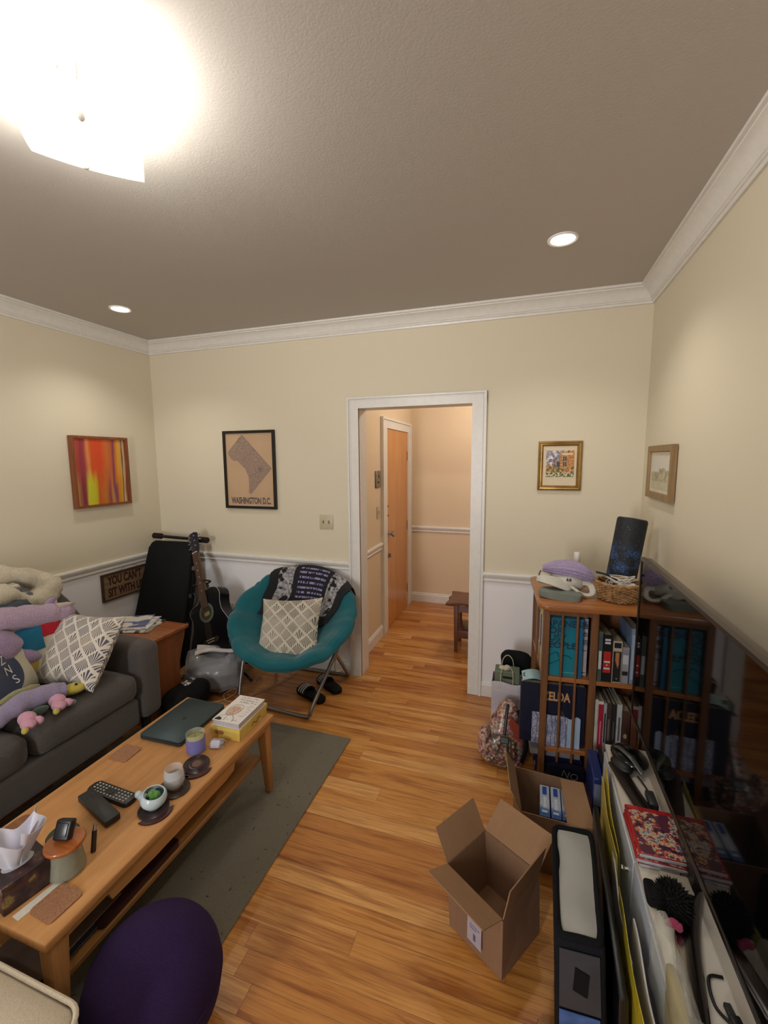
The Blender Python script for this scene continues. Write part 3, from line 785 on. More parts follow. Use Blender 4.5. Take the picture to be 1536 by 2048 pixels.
# cream fleece over the backrest, blue-grey throw under it
t = one('cream_blanket', (lambda m: (m.tube(spline([(-2.80,1.30,1.03),(-2.78,1.45,1.055),(-2.76,1.60,1.03),(-2.74,1.72,.985),(-2.72,1.755,.93),(-2.70,1.72,.885),(-2.68,1.64,.885),(-2.68,1.56,.92),(-2.70,1.46,.965),(-2.72,1.34,.985),(-2.74,1.2,.99)], 6), .052, 16, flat=1.15), m.jitter(.040, 9, 4), m.jitter(.012, 30, 2), m)[-1])(MB()),
    fleece('cream_fleece', '#cfc4ac', '#a99d84', 120, .006), 'cream fleece blanket bunched on top of the sofa back', 'blanket', angle=80)
b = MB(); b.ball((-2.72,1.40,.86), (.10,.34,.10), seg=28, ring=18); b.jitter(.05, 7, 9); b.jitter(.02, 20, 3)
one('blue_throw', b, fleece('slate_blue_knit', '#4b5460', '#333a44', 90, .005), 'slate blue-grey throw bunched under the cream blanket', 'throw', angle=80)

# platypus-like plush on the seat edge
t = pl_ = thing('plush_platypus', 'lilac plush platypus with yellow bill and pink feet on the seat edge', 'plush toy', (-2.1, 1.27, .5))
M_LAV = fleece('lavender_velour', '#8f83a0', '#6f6480', 200, .003); M_PINK = fleece('pink_velour', '#c58fa4', '#a87288', 200, .003); M_YEL = fleece('yellow_velour', '#b7a63f', '#93842c', 200, .003)
b = MB(); b.tube(spline([(-2.13,1.085,.535),(-2.14,1.15,.555),(-2.15,1.24,.565),(-2.14,1.32,.56),(-2.125,1.375,.548),(-2.115,1.405,.54)],5), [.03]*3+[.045]*4+[.054]*8+[.05]*5+[.045]*5+[.028], 16, flat=.85); b.jitter(.006, 20, 1); part('body', b, M_LAV, t, angle=80)
b = MB(); b.ball((-2.095,1.435,.538), (.038,.058,.026), Matrix.Rotation(-.5,4,'Z')); part('bill', b, M_YEL, t, angle=80)
part('eye', MB().ball((-2.075,1.435,.563), .0065, seg=10, ring=6), M_BLACKFR, t)
b = MB(); b.tube(spline([(-2.155,1.14,.60),(-2.16,1.22,.615),(-2.15,1.32,.608)],5), [.006]*2+[.012]*8+[.005], 10); b.jitter(.006, 40, 1); part('back_tuft', b, fleece('olive_velour', '#8f8a5c', '#6f6a44', 200, .004), t, angle=80)
for (x, y, dx) in ((-2.035,1.318,0),(-2.015,1.175,-.01)):
    b = MB(); b.ball((x-.035,y+.02,.532), (.040,.032,.030)); b.ball((x+.002,y,.525), (.034,.026,.022)); b.ball((x+.012,y+.035,.525), (.022,.018,.018)); f = part('foot', b, M_PINK, t, angle=80)
    b = MB(); b.ball((x+.028,y-.03,.520), (.022,.013,.012), Matrix.Rotation(-.6,4,'Z')); part('claw', b, M_YEL, f, angle=80)
b = MB(); b.ball((-2.03,1.375,.512), (.022,.016,.012)); part('foot', b, fleece('grey_velour', '#76707a', '#5c5660', 200, .003), t, angle=80)
b = MB(); b.ball((-2.075,1.255,.525), (.02,.045,.018)); part('belly', b, fleece('green_velour', '#2f4a3a', '#22382c', 200, .003), t, angle=80)

pl_.location.z += .012
# ------------------------------------------------------------------ coffee table and the things on it
ZT = .41
M_OAK = wood('honey_oak_top', '#c28d55', '#a87440', 'Y', .8, .55)
t = thing('coffee_table', 'long honey-oak coffee table with open lower shelf on the grey rug', 'coffee table', (-1.42, 1.197, .01))
part('tabletop', MB().bb(-1.688, -1.155, .655, 1.738, ZT-.030, ZT, .006, 3), M_OAK, t)
for s, x in ((1, -1.180), (-1, -1.663)):
    # side apron: shallow ends, deeper middle with stepped shoulders
    y0, y1 = .715, 1.69
    pl = [(y0,ZT-.03),(y0,ZT-.055),(y0+.13,ZT-.055),(y0+.14,ZT-.085),(y0+.30,ZT-.095),(y1-.30,ZT-.095),(y1-.25,ZT-.085),(y1-.24,ZT-.055),(y1,ZT-.055),(y1,ZT-.03)]
    part('apron', MB().prism(pl, x-.010, x+.010, Matrix(((0,0,1,0),(1,0,0,0),(0,1,0,0),(0,0,0,1)))), M_OAK, t, smooth=False)
for y in (.700, 1.700):
    part('apron', MB().bb(-1.65, -1.195, y-.010, y+.010, ZT-.095, ZT-.03), M_OAK, t, smooth=False)
M_OAKZ = wood('honey_oak_leg', '#b98550', '#9d6b3b', 'Z', .8, .55)
for x, sx in ((-1.195, 1), (-1.648, -1)):
    for y, sy in ((.700, -1), (1.700, 1)):
        X0, Y0 = x+sx*.012, y+sy*.014
        part('leg', MB().hexa([(X0-.015,Y0-.015,.011),(X0+.015,Y0-.015,.011),(X0+.015,Y0+.015,.011),(X0-.015,Y0+.015,.011),
                               (x-.026,y-.026,ZT-.03),(x+.026,y-.026,ZT-.03),(x+.026,y+.026,ZT-.03),(x-.026,y+.026,ZT-.03)], .004), M_OAKZ, t)
part('lower_shelf', MB().bb(-1.645, -1.198, .715, 1.685, .195, .215, .003, 1), wood('shelf_oak', '#a8763f', '#8b5d2f', 'Y', .8, .45, .1), t)

# laptop
M_SLATE = plain('slate_blue_metal', '#35454a', .42, .4, var=.05)
M_DKGREY = plain('dark_grey_plastic', '#26282a', .45)
M_BLKP = plain('black_plastic', '#111213', .38)
T = axes((-1.528, 1.547, ZT), (1,.03,0), (-.03,1,0))
t = thing('laptop', 'closed slate blue-grey laptop on the far end of the coffee table', 'laptop', world=False, M=T)
def rbox(w, h, r, z0, z1, bev=.002): return MB().prism(rounded_rect(w, h, r), z0, z1, bevel=bev, seg=2)
part('base', rbox(.225, .315, .012, .001, .013), plain('laptop_base_metal', '#3b4448', .45, .5), t)
part('lid', rbox(.225, .315, .012, .0155, .0215), M_SLATE, t)
m = MB(); m.cyl((-.108,-.12,.0145),(-.108,.12,.0145),.004,10); part('hinge', m, M_DKGREY, t)
part('logo', MB().lathe([(0,0),(.011,0),(.011,.0005),(0,.0005)], 24, TM((0,.0,.0215))), plain('dim_logo', '#2b383c', .3, .6), t)

# dark box, yellow box and white paperback
one('dark_coaster_box', MB().bb(-1.375, -1.325, 1.545, 1.62, ZT, ZT+.022, .002), plain('dark_maroon_board', '#2a1a1c', .4), 'small dark box between the laptop and the yellow box', 'box')
M_YBOX = NT('yellow_printed_board'); M_YBOX.col(M_YBOX.ramp(M_YBOX.noise(14, 3), [(.35,'#b8963f'),(.65,'#d6bd62')])); M_YBOX.set(Roughness=.5)
t = thing('yellow_box', 'yellow cardboard box under the white paperback at the table corner', 'box', world=False, M=axes((-1.262, 1.615, ZT), (1,.035,0), (-.035,1,0)))
part('tray', MB().box((0,0,.020), (.150,.225,.040), .001, 1), M_YBOX.m, t)
part('lid', MB().box((0,0,.048), (.156,.231,.018), .001, 1), plain('pale_yellow_board', '#cdb45c', .5, nscale=10, var=.15), t)
m = MB(); m.tube(spline([(.0758,-.02,.018),(.0758,.0,.028),(.0758,.02,.016),(.0758,.04,.026),(.0758,.06,.020)], 5), .0016, 5); m2 = m
part('scribble', m, plain('brown_ink', '#5b4526', .6), t)
m = MB(); m.ball((-.03,-.1158,.030), (.022,.0008,.010)); part('printed_mark', m, plain('rust_ink', '#8a5a34', .6), t)
def cover_mat():
    s = NT('paperback_cover'); x, y, _ = s.sep(s.obj())
    # off-white cover; rows of grey script towards the head and small notes at the side
    n = s.noise(230, 2, .6, s.mapping((1, 1, 1)))
    rows = s.math('GREATER_THAN', s.math('SINE', s.math('MULTIPLY', x, 0)), 2)
    s.col('#ddd8d4'); s.set(Roughness=.35, Coat_Weight=.2); return s.m
BK = axes((-1.256, 1.608, ZT+.058), (1,.02,0), (-.02,1,0))
t = thing('paperback_book', 'thick white paperback with an ink portrait lying on the yellow box', 'book', world=False, M=BK)
part('pages', MB().box((0,0,.014), (.136,.204,.024), .001, 1), plain('page_edges', '#b9b3b4', .8, nscale=200, var=.12), t)
part('cover', MB().box((0,0,.0272), (.142,.212,.0024), .001, 1), cover_mat(), t)
part('back_cover', MB().box((0,0,.0010), (.142,.212,.0020), .0008, 1), cover_mat(), t)
M_INK = plain('grey_ink', '#55504f', .6); M_SKIN = plain('peach_ink', '#c9aa98', .6)
zc_ = .0286
fc = MB(); fc.lathe([(0,0),(.030,0),(.030,.0004),(0,.0004)], 28, TM((-.015,-.02,zc_)), 1, 1.25); part('portrait', fc, M_SKIN, t, smooth=False)
ln = MB()
def stroke(pts, r=.0008): ln.tube(spline([(a,b,zc_+.0006) for a,b in pts], 4), r, 5, flat=.4)
stroke([(-.045,-.03),(-.047,0),(-.035,.022),(-.012,.028),(.010,.020),(.017,-.005),(.014,-.03),(.0,-.052),(-.02,-.058),(-.038,-.05),(-.045,-.03)])
for px in (-.026, -.004):
    stroke([(px-.006,-.012),(px,-.009),(px+.006,-.012)]); stroke([(px-.007,-.002),(px+.006,.001)], .001)
stroke([(-.015,-.012),(-.011,-.026),(-.018,-.028)]); stroke([(-.026,-.042),(-.014,-.045),(-.003,-.040)], .001)
stroke([(-.030,-.056),(-.055,-.075),(-.062,-.10)]); stroke([(.0,-.055),(.020,-.075),(.026,-.10)]); stroke([(-.02,-.058),(-.018,-.10)])
part('portrait_lines', ln, M_INK, t)
sh = MB(); sh.prism([(-.066,-.102),(-.030,-.102),(-.034,-.085),(-.052,-.080)], zc_, zc_+.0006); part('dark_corner', sh, M_BLKP, t, smooth=False)
def scribble_rows(rows, r=.0009):
    rnd = random.Random(4); m = MB()
    for x0, x1, y in rows:
        pts = []; x = x0
        while x < x1:
            pts.append((x, y + rnd.uniform(-.004,.004), zc_+.0006)); x += .0035
            if rnd.random() < .12:
                if len(pts) > 2: m.tube(pts, r, 4, flat=.4)
                pts = []; x += .004
        if len(pts) > 2: m.tube(pts, r, 4, flat=.4)
    return m
o = part('printed_text', scribble_rows([(-.050,.055,.088),(-.045,.060,.070),(-.040,.058,.052)], .0011), M_INK, t); o['kind'] = 'stuff'
o = part('printed_notes', scribble_rows([(.030,.062,.030),(.030,.060,.016),(.032,.062,.0),(.034,.060,-.016),(.034,.060,-.034),(.034,.060,-.052),(-.020,.050,-.088)], .0006), M_INK, t); o['kind'] = 'stuff'

# wrapped packet
t = thing('wrapped_packet', 'small clear-wrapped packet with a pale card in front of the yellow box', 'packet', world=False, M=axes((-1.258, 1.450, ZT), (.95,.3,0), (-.3,.95,0)))
part('card', MB().box((-.006,-.010,.018), (.040,.008,.032), .002, 1, M=Matrix.Rotation(-.5,4,'X')), plain('pale_lilac_card', '#b9b6cf', .5), t)
w = soft((0,0,.016), (.064,.042,.030), .012); w.jitter(.006, 60, 2); part('film_wrapper', w, film('clear_wrapper', '#ffffff', .22), t, angle=30)
part('contents', MB().ball((.014,.004,.016), (.018,.013,.012)), plain('dark_contents', '#4a4a4e', .5), t)

# candle in purple label glass
t = thing('jar_candle', 'small glass jar candle with a lavender label beside the laptop', 'candle', (-1.330, 1.400, ZT))
C = TM((-1.330,1.400,ZT))
part('wax', MB().lathe([(0,.004),(.034,.004),(.034,.062),(0,.064)], 32, C), plain('yellow_green_wax', '#8f8d55', .5), t)
part('glass', MB().lathe([(0,0),(.038,0),(.0385,.003),(.0385,.084),(.0365,.084),(.0362,.004),(0,.004)], 40, C), film('candle_glass', '#dfe0c0', .25, .05), t)
m = MB(); m.grid(lambda a, b: (-1.330+.0392*math.cos(2*PI*a), 1.400+.0392*math.sin(2*PI*a), ZT+.006+.060*b), 40, 1, cu=True); part('label', m, plain('lavender_label', '#7b78b8', .5, var=.05), t)
part('wick', MB().cyl((-1.33,1.40,ZT+.063),(-1.33,1.40,ZT+.073),.001,5), M_BLKP, t)

# record-shaped coasters
M_VINYL = plain('coaster_vinyl', '#251a1b', .28, var=.15); M_LBL = plain('coaster_label', '#6a4a3a', .5)
def coaster_disc(x, y, z, rx=0, ry=0, lab=True, base=None):
    M = TM((x,y,z), rx, ry)
    m = MB(); pr = [(0,0),(.050,0),(.052,.002),(.052,.0055),(.049,.007)]
    for k in range(5): pr += [(.047-.004*k,.0062),(.045-.004*k,.007)]
    pr += [(.024,.0065),(0,.0065)]
    return m.lathe(pr, 44, M), M
def record_coaster(x, y, label, disc, flap=False, tilt=0, fa=0):
    t = thing('record_coaster', label, 'coaster', (x, y, ZT))
    m, M = coaster_disc(x, y, ZT+.001 + (.006 if tilt else 0), tilt*.6, tilt); part('disc', m, disc, t)
    part('centre_label', MB().lathe([(0,.0066),(.018,.0066),(.018,.0075),(0,.0075)], 28, M), M_LBL, t)
    if flap:  # the lower half-round of the holder sticking out
        pts = [(.062*math.cos(a)+.012*math.cos(fa), .062*math.sin(a)+.012*math.sin(fa)) for a in [fa-1.25+2.5*k/16 for k in range(17)]]
        part('holder_rim', MB().prism(pts, ZT+.0005, ZT+.006, TM((x,y,0)), .001, 1), plain('holder_dark_red', '#3a1418', .25, var=.1), t)
    return t
record_coaster(-1.255, 1.318, 'dark record coaster with a raised disc, nearest the candle', plain('coaster_red_brown', '#2e1b1c', .25, var=.15), True, .10, -.9)
record_coaster(-1.240, 1.190, 'dark record coaster under the empty glass', plain('coaster_brown', '#33241f', .3, var=.15), True, 0, 2.6)
record_coaster(-1.245, 1.090, 'black record coaster under the white bird pot', M_VINYL, True, 0, -.5)
# glass tumbler
t = thing('glass_votive', 'rounded clear glass with a pale frosted candle on a coaster', 'glass', (-1.250, 1.195, ZT+.008))
C = TM((-1.250,1.195,ZT+.0086))
part('glass_wall', MB().lathe([(0,0),(.022,0),(.034,.012),(.039,.030),(.036,.055),(.031,.078),(.0295,.078),(.0345,.055),(.0372,.030),(.032,.014),(.021,.0025),(0,.0025)], 40, C), film('votive_glass', '#e8ecee', .28, .03), t)
part('wax', MB().lathe([(0,.004),(.021,.004),(.031,.014),(.0362,.030),(.035,.046),(0,.047)], 36, C), plain('frosted_wax', '#8f8a86', .4, Alpha=.75), t)
# bird-shaped pot
M_CERA = plain('pale_blue_ceramic', '#b9c8cf', .25, var=.04)
t = thing('bird_planter', 'small pale blue-white ceramic bird pot with green moss inside', 'planter', (-1.262, 1.098, ZT+.009))
C = TM((-1.255,1.098,ZT+.0088))
part('bowl', MB().lathe([(0,0),(.024,0),(.030,.004),(.041,.018),(.045,.032),(.042,.046),(.036,.053),(.033,.052),(.038,.044),(.040,.032),(.036,.02),(0,.014)], 40, C @ Matrix.Rotation(.15,4,'Y')), M_CERA, t)
part('head', MB().ball((-1.300,1.080,ZT+.054), (.013,.013,.013)), M_CERA, t)
part('neck', MB().tube([(-1.282,1.088,ZT+.036),(-1.293,1.083,ZT+.047),(-1.300,1.080,ZT+.054)], [.016,.013,.009], 14), M_CERA, t)
part('soil', MB().lathe([(0,.036),(.039,.036),(.039,.034),(0,.034)], 30, C), plain('dark_teal_inside', '#2e4a48', .6), t)
mo = MB(); mo.ball((-1.250,1.098,ZT+.050), (.024,.020,.015), seg=24, ring=14); mo.jitter(.012, 70, 2); part('moss', mo, fleece('green_moss', '#4f8a35', '#2a5420', 300, .002), t, angle=80)

# cork coasters
M_CORK = NT('brown_cork'); M_CORK.col(M_CORK.ramp(M_CORK.noise(320, 3, .7), [(.35,'#7d553c'),(.6,'#a07453')])); M_CORK.set(Roughness=.9)
for x, y, a, lab in ((-1.608,1.290,.05,'square brown cork coaster near the sofa side of the table'), (-1.238,.742,-.06,'square brown cork coaster at the near corner of the table')):
    one('cork_coaster', MB().prism(rounded_rect(.093,.093,.012), 0, .0045, bevel=.0008, seg=1), M_CORK.m, lab, 'coaster', M=axes((x,y,ZT+.0005), (math.cos(a),math.sin(a),0), (-math.sin(a),math.cos(a),0)))
one('wooden_coaster', MB().prism(rounded_rect(.10,.10,.03), 0, .005, bevel=.001, seg=1), wood('coaster_wood', '#8a5a3a', '#6d4429', 'X', 2, .5), 'rounded brown coaster behind the tissues at the table edge', 'coaster', M=TM((-1.618,.885,ZT+.0005)))
# remotes
t = thing('tv_remote', 'black remote control covered in small white buttons', 'remote control', world=False, M=axes((-1.447,1.092,ZT), (.99,-.05,0), (.05,.99,0)))
part('body', MB().prism(rounded_rect(.212,.054,.014), .001, .018, bevel=.004, seg=3), M_BLKP, t)
M_BTN = plain('grey_white_keys', '#a9a9a6', .5)
for i in range(11):
    for j in range(4):
        if 4 <= i <= 6 and 0 < j < 3: continue
        m = MB().box((-.084+i*.0165, -.0170+j*.0113, .0188), (.0085,.0055,.002), .0008, 1); part('button', m, M_BTN if (i, j) != (10, 0) else plain('pink_key', '#c08a80', .5), t)
part('ring_button', MB().lathe([(.004,0),(.0105,0),(.0105,.0015),(.004,.0015),(.004,0)], 24, TM((-.0015,0,.018))), M_DKGREY, t)
t = thing('set_top_remote', 'plain dark slab remote resting across the button-covered remote', 'remote control', world=False, M=axes((-1.425,1.022,ZT+.010), (.985,-.26,-.03), (.26,.985,.0)))
part('body', MB().prism(rounded_rect(.205,.050,.003), -.0005, .020, bevel=.001, seg=2), plain('charcoal_plastic', '#1e1f1f', .45), t)
for i in range(2):
    for j in range(3): part('button', MB().lathe([(0,0),(.003,0),(.003,.001),(0,.001)], 10, TM((-.075+i*.012,-.012+j*.012,.020))), M_DKGREY, t)

# glass jar with a wooden lid, fob on the lid, lighter beside it
C = TM((-1.310,.826,ZT))
t = thing('glass_jar', 'ribbed smoky glass jar with orange-brown wooden lid', 'jar', (-1.310,.826,ZT))
part('jar_body', MB().lathe([(0,0),(.046,0),(.050,.006),(.047,.030),(.043,.060),(.042,.088),(.040,.088),(.041,.060),(.045,.030),(.046,.008),(0,.005)], 48, C), film('smoky_jar_glass', '#9a9a86', .55, .12), t)
part('jar_contents', MB().lathe([(0,.006),(.044,.006),(.043,.030),(.041,.034),(0,.036)], 32, C), plain('grey_contents', '#6f6a58', .7), t)
part('lid', MB().lathe([(0,.089),(.052,.089),(.054,.093),(.054,.098),(.052,.101),(0,.101)], 48, C), wood('orange_lid_wood', '#a85f2c', '#8b4a20', 'X', 2, .3, .4), t)
part('lid_plug', MB().lathe([(0,.080),(.039,.080),(.039,.089),(0,.089)], 36, C), wood('plug_wood', '#9a5a2c', '#7b4420', 'X', 2, .5), t)
t = thing('car_key_fob', 'black glossy fob standing on the wooden jar lid', 'key fob', world=False, M=axes((-1.318,.832,ZT+.101), (.96,.28,0), (-.28,.96,0)))
part('body', MB().box((0,.004,.027), (.050,.026,.056), .006, 3, M=Matrix.Rotation(-.5,4,'X')), M_BLKP, t)
part('face', MB().box((0,-.009,.035), (.034,.002,.036), .003, 2, M=Matrix.Rotation(-.5,4,'X')), plain('grey_fob_face', '#25282b', .3), t)
t = thing('lighter', 'slim dark lighter with a metal tip standing beside the glass jar', 'lighter', (-1.296,.905,ZT))
part('body', MB().cyl((-1.294,.897,ZT+.001),(-1.300,.912,ZT+.062),.0075,12), plain('dark_brown_lacquer', '#2c1d1a', .3), t)
part('tip', MB().cyl((-1.300,.912,ZT+.062),(-1.302,.917,ZT+.080),.0055,12), M_STEEL, t)
# dark green tin lying behind the jar
t = thing('green_tin', 'dark green round tin behind the glass jar', 'tin', (-1.42,.892,ZT))
part('tin', MB().lathe([(0,.001),(.046,.001),(.047,.004),(.047,.030),(.044,.034),(0,.034)], 40, TM((-1.42,.892,ZT))), plain('dark_green_enamel', '#25382a', .4), t)
# tissue box with tissue
def dmat():
    s = NT('dark_floral_board'); n = s.noise(26, 4, .6); c = s.ramp(n, [(.45,'#2a1c20'),(.60,'#4a2f2a'),(.68,'#8a7340'),(.75,'#3a2a22')]); s.col(c); s.set(Roughness=.45); return s.m
t = thing('tissue_box', 'dark maroon and gold floral tissue box at the near end of the table', 'tissue box', world=False, M=axes((-1.385,.742,ZT), (.20,.98,0), (-.98,.20,0)))
part('carton', MB().box((0,0,.0435), (.125,.125,.085), .002, 1), dmat(), t)
m = MB(); m.lathe([(0,.0865),(.030,.0865),(.030,.0875),(0,.0875)], 30, TM((0,0,0)), 1.3, .8); part('slot_film', m, film('slot_film_plastic', '#cfd0d4', .6), t)
ti = MB()
def tis(u, v):
    a = (u-.5)*2; r = .018+.052*v
    return (r*math.cos(a*2.0+.4)*(1+.25*math.sin(9*a)), r*math.sin(a*2.0+.4)*(.6+.2*math.cos(7*a)), .086+.105*v+.020*math.sin(6*a+2)*v)
ti.grid(tis, 36, 10)
def tis2(u, v):
    a = (u-.5)*2; r = .016+.040*v
    return (-.01+r*math.cos(a*1.9-2.2)*(1+.2*math.sin(8*a)), r*math.sin(a*1.9-2.2)*.8, .086+.085*v+.018*math.cos(7*a)*v)
ti.grid(tis2, 30, 8)
ti.thick(.0012); part('tissue', ti, plain('white_tissue', '#cdc9d4', .9, var=.03, Subsurface_Weight=.1), t, angle=60)
one('paper_slip', MB().box((0,0,.0008), (.118,.028,.001)), plain('white_paper', '#d6d2c6', .8), 'narrow white paper slip beside the near cork coaster', 'paper', M=axes((-1.297,.735,ZT), (.12,.99,0), (-.99,.12,0)), smooth=False)
# on the lower shelf
t = thing('shelf_notebook', 'dark closed notebook computer stored on the lower table shelf', 'laptop', world=False, M=TM((-1.315,1.00,.215)))
part('base', rbox(.22,.32,.012,.001,.013), plain('maroon_plastic', '#3a1f1e', .4), t); part('lid', rbox(.22,.32,.012,.014,.022), plain('maroon_lid', '#33191a', .35), t)
for i, (dx, c) in enumerate((('0', '#4c1d1c'), ('.01', '#26242c'), ('-.006', '#6a5a50'))):
    one('magazine', MB().box((float(dx),0,.004), (.20,.27,.007), .001, 1), plain('magazine_cover_%s' % 'abc'[i], c, .35, var=.25, nscale=12), ('%s magazine in the pile on the near end of the lower table shelf' % ('bottom dark red', 'middle dark grey', 'top grey-brown')[i]), 'magazine', M=TM((-1.33,.80-.0*i,.215+.0081*i)), smooth=False)

# ottoman and purple pouf
M_OTT = fabric('oatmeal_upholstery', '#c9bda8', hx2='#b8ab95', nscale=300)
t = thing('ottoman', 'oatmeal fabric ottoman in the lower left corner of the photo', 'ottoman', (-1.205, .26, 0))
part('cushion', soft((-1.21,.265,.355), (.62,.63,.19), .05, .012), M_OTT, t, angle=60)
pp = rounded_rect(.615, .625, .05, 6); m = MB(); m.tube([(-1.21+x, .265+y, .435) for x, y in pp], .006, 8, closed=True); part('piping', m, M_OTT, t)
part('base', soft((-1.21,.265,.155), (.60,.61,.21), .03), M_OTT, t, angle=60)
for x in (-1.465, -.955):
    for y in (.01, .52): part('foot', MB().cyl((x,y,.0),(x,y,.055),.018,12,.024), M_DARKW, t)
M_PURPLE = fabric('deep_purple_canvas', '#2f1e48', hx2='#241638', nscale=500)
t = thing('floor_pouf', 'round deep purple floor pouf beside the near end of the coffee table', 'pouf', (-.96, .80, 0))
def pouf(u, v):
    a = 2*PI*u; b = (v-.5)*PI
    cb = math.copysign(abs(math.cos(b))**.95, math.cos(b)); sb = math.copysign(abs(math.sin(b))**.9, math.sin(b))
    r = .180*cb*(1+.003*math.sin(8*a))
    return (PC[0]+r*math.cos(a), PC[1]+r*math.sin(a), PC[2]+.176*sb)
PC = (-.96, .80, .1875)
m = MB(); m.grid(pouf, 64, 24, cu=True); bmesh.ops.remove_doubles(m.b, verts=m.b.verts[:], dist=1e-4); part('cover', m, M_PURPLE, t, angle=80)
m = MB(); m.tube([(PC[0]+.1805*math.cos(2*PI*k/64), PC[1]+.1805*math.sin(2*PI*k/64), PC[2]) for k in range(64)], .002, 6, closed=True); part('seam', m, M_PURPLE, t)
# ------------------------------------------------------------------ the far left corner: end table, guitar, saucer chair
M_CHERRY = wood('cherry_stain', '#9c5a2c', '#7d431f', 'X', .9, .38, .25); M_CHERRYZ = wood('cherry_side', '#8f5228', '#71401e', 'Z', .9, .45, .15)
t = thing('end_table', 'reddish-brown wooden end table with flared sides between sofa and guitar case', 'side table', (-2.44, 2.12, 0))
part('tabletop', MB().bb(-2.70, -2.158, 1.925, 2.278, .535, .560, .006, 3), M_CHERRY, t)
def sidepanel(x):
    pl = [(1.945,.535),(2.258,.535),(2.245,.48),(2.215,.40),(2.195,.33),(2.190,.24),(2.20,.10),(2.215,.0),(2.16,.0),(2.15,.07),(2.05,.09),(1.99,.07),(1.985,0),(1.94,0),(1.955,.2),(1.955,.40)]
    return MB().prism(pl, x-.011, x+.011, Matrix(((0,0,1,0),(1,0,0,0),(0,1,0,0),(0,0,0,1))))
for x in (-2.185, -2.672): part('side_panel', sidepanel(x), M_CHERRYZ, t, smooth=False)
part('back_panel', MB().bb(-2.66, -2.197, 2.165, 2.180, .10, .535), M_CHERRY, t, smooth=False)
part('lower_shelf', MB().bb(-2.66, -2.197, 1.975, 2.165, .16, .18), M_CHERRY, t, smooth=False)
# magazines on it
def mag_mat(name, a, b, c, sc):
    s = NT(name); n = s.noise(sc, 2, .4); s.col(s.ramp(n, [(.40,a),(.50,b),(.60,c)], 'CONSTANT')); s.set(Roughness=.3); return s.m
for i, (x, y, w, h, a, m, lab) in enumerate((
    (-2.48,2.125,.33,.235,.30,mag_mat('magazine_grey','#3a3a44','#c9c4bc','#8d8580',9),'dark-edged magazine at the bottom of the end table pile'),
    (-2.52,2.135,.32,.23,.42,mag_mat('magazine_pale','#d8d4cc','#b9b6c0','#e4e0d8',8),'pale magazine in the middle of the end table pile'),
    (-2.55,2.14,.29,.21,.52,mag_mat('magazine_blue','#dcd6cc','#5d6a92','#d9cfc2',7),'white and blue magazine on top of the end table pile'))):
    one('magazine', MB().box((0,0,.004), (w,h,.0065), .001, 1), m, lab, 'magazine', group='magazines on the end table', M=TM((x,y,.5605+.0075*i), 0, 0, a), smooth=False)

# guitar case: flared hard case leaning into the corner
M_CASE = plain('black_case_cloth', '#0b0b0c', .75, bump=.0006, bscale=700, var=.2)
O = Vector((-2.74, 2.462, .030)); H = Vector((-2.81, 2.770, 1.01))
T = axes(O, (1,.06,0), (H-O))
t = thing('guitar_case', 'tall black flared guitar case leaning in the left corner behind the end table', 'guitar case', world=False, M=T)
def cpoly(k, r=.06):
    L = (H-O).length; w0, w1 = .260*k, .206*k
    pts = []
    for cx, cy, sx, a0 in ((w1-r, L-r, 1, 0), (-w1+r, L-r, -1, 90)):
        for j in range(7):
            a = R(a0+15*j); pts.append((cx+r*math.cos(a), cy+r*math.sin(a)))
    for cx, cy, a0 in ((-w0+.05, .05, 180), (w0-.05, .05, 270)):
        for j in range(7):
            a = R(a0+15*j); pts.append((cx+.05*math.cos(a), cy+.05*math.sin(a)))
    return pts
part('body', MB().prism(cpoly(1), -.10, -.045, bevel=.008), M_CASE, t); part('lid', MB().prism(cpoly(1), -.043, 0, bevel=.014, seg=3), M_CASE, t)
e = MB(); e.tube([(x,y,-.044) for x, y in cpoly(1.008)], .004, 6, closed=True); part('seam_binding', e, M_BLKP, t)
for y in (.82, .60, .38):
    m = MB(); m.box((.217+(.82-y)*.05, y, -.042), (.010,.035,.03), .002, 1); part('latch', m, plain('case_latch', '#77736c', .35, .9), t)
m = MB(); m.tube(spline([(.235,.50,-.06),(.262,.52,-.06),(.265,.60,-.06),(.238,.62,-.06)],5), .009, 8); part('handle', m, M_BLKP, t)

# padded bar resting on top of the case
t = thing('padded_bar', 'black bar with padded ends across the top of the guitar case', 'exercise bar', (-2.70, 2.80, 1.03))
a, b = Vector((-2.985,2.838,1.034)), Vector((-2.46,2.838,1.022)); d = (b-a).normalized()
part('bar', MB().cyl(a, b, .013, 14), M_BLKP, t)
M_FOAM = plain('dark_brown_foam', '#231a19', .9, bump=.001)
for p, q in ((a-d*.02, a+d*.075), (b-d*.075, b+d*.02)): part('foam_grip', MB().tube([p, p+d*.008, q-d*.008, q], [.017,.024,.024,.017], 18), M_FOAM, t)

# acoustic guitar on its stand
S = Vector((-2.262, 2.570, .524)); u_ = Vector((-.42,.32,.85)); w_ = Vector((.89,0,.455))
G = axes(S, w_, u_)
t = thing('acoustic_guitar', 'black acoustic cutaway guitar with brown fretboard leaning beside the guitar case', 'guitar', world=False, M=G)
outline = spline([(.0,-.375),(.13,-.362),(.210,-.29),(.225,-.20),(.190,-.10),(.150,-.02),(.148,.05),(.160,.10),(.140,.150),(.085,.172),(.030,.168),(-.030,.150),(-.045,.120),(-.070,.092),(-.120,.082),(-.160,.060),(-.170,.030),(-.155,-.02),(-.165,-.09),(-.205,-.17),(-.222,-.24),(-.195,-.32),(-.12,-.365)], 5, closed=True)
op = [(p.x, p.y) for p in outline]
M_GTR = plain('black_gloss_lacquer', '#07070c', .32, Specular_IOR_Level=.3)
part('body', MB().prism(op, -.10, 0, bevel=.004), M_GTR, t)
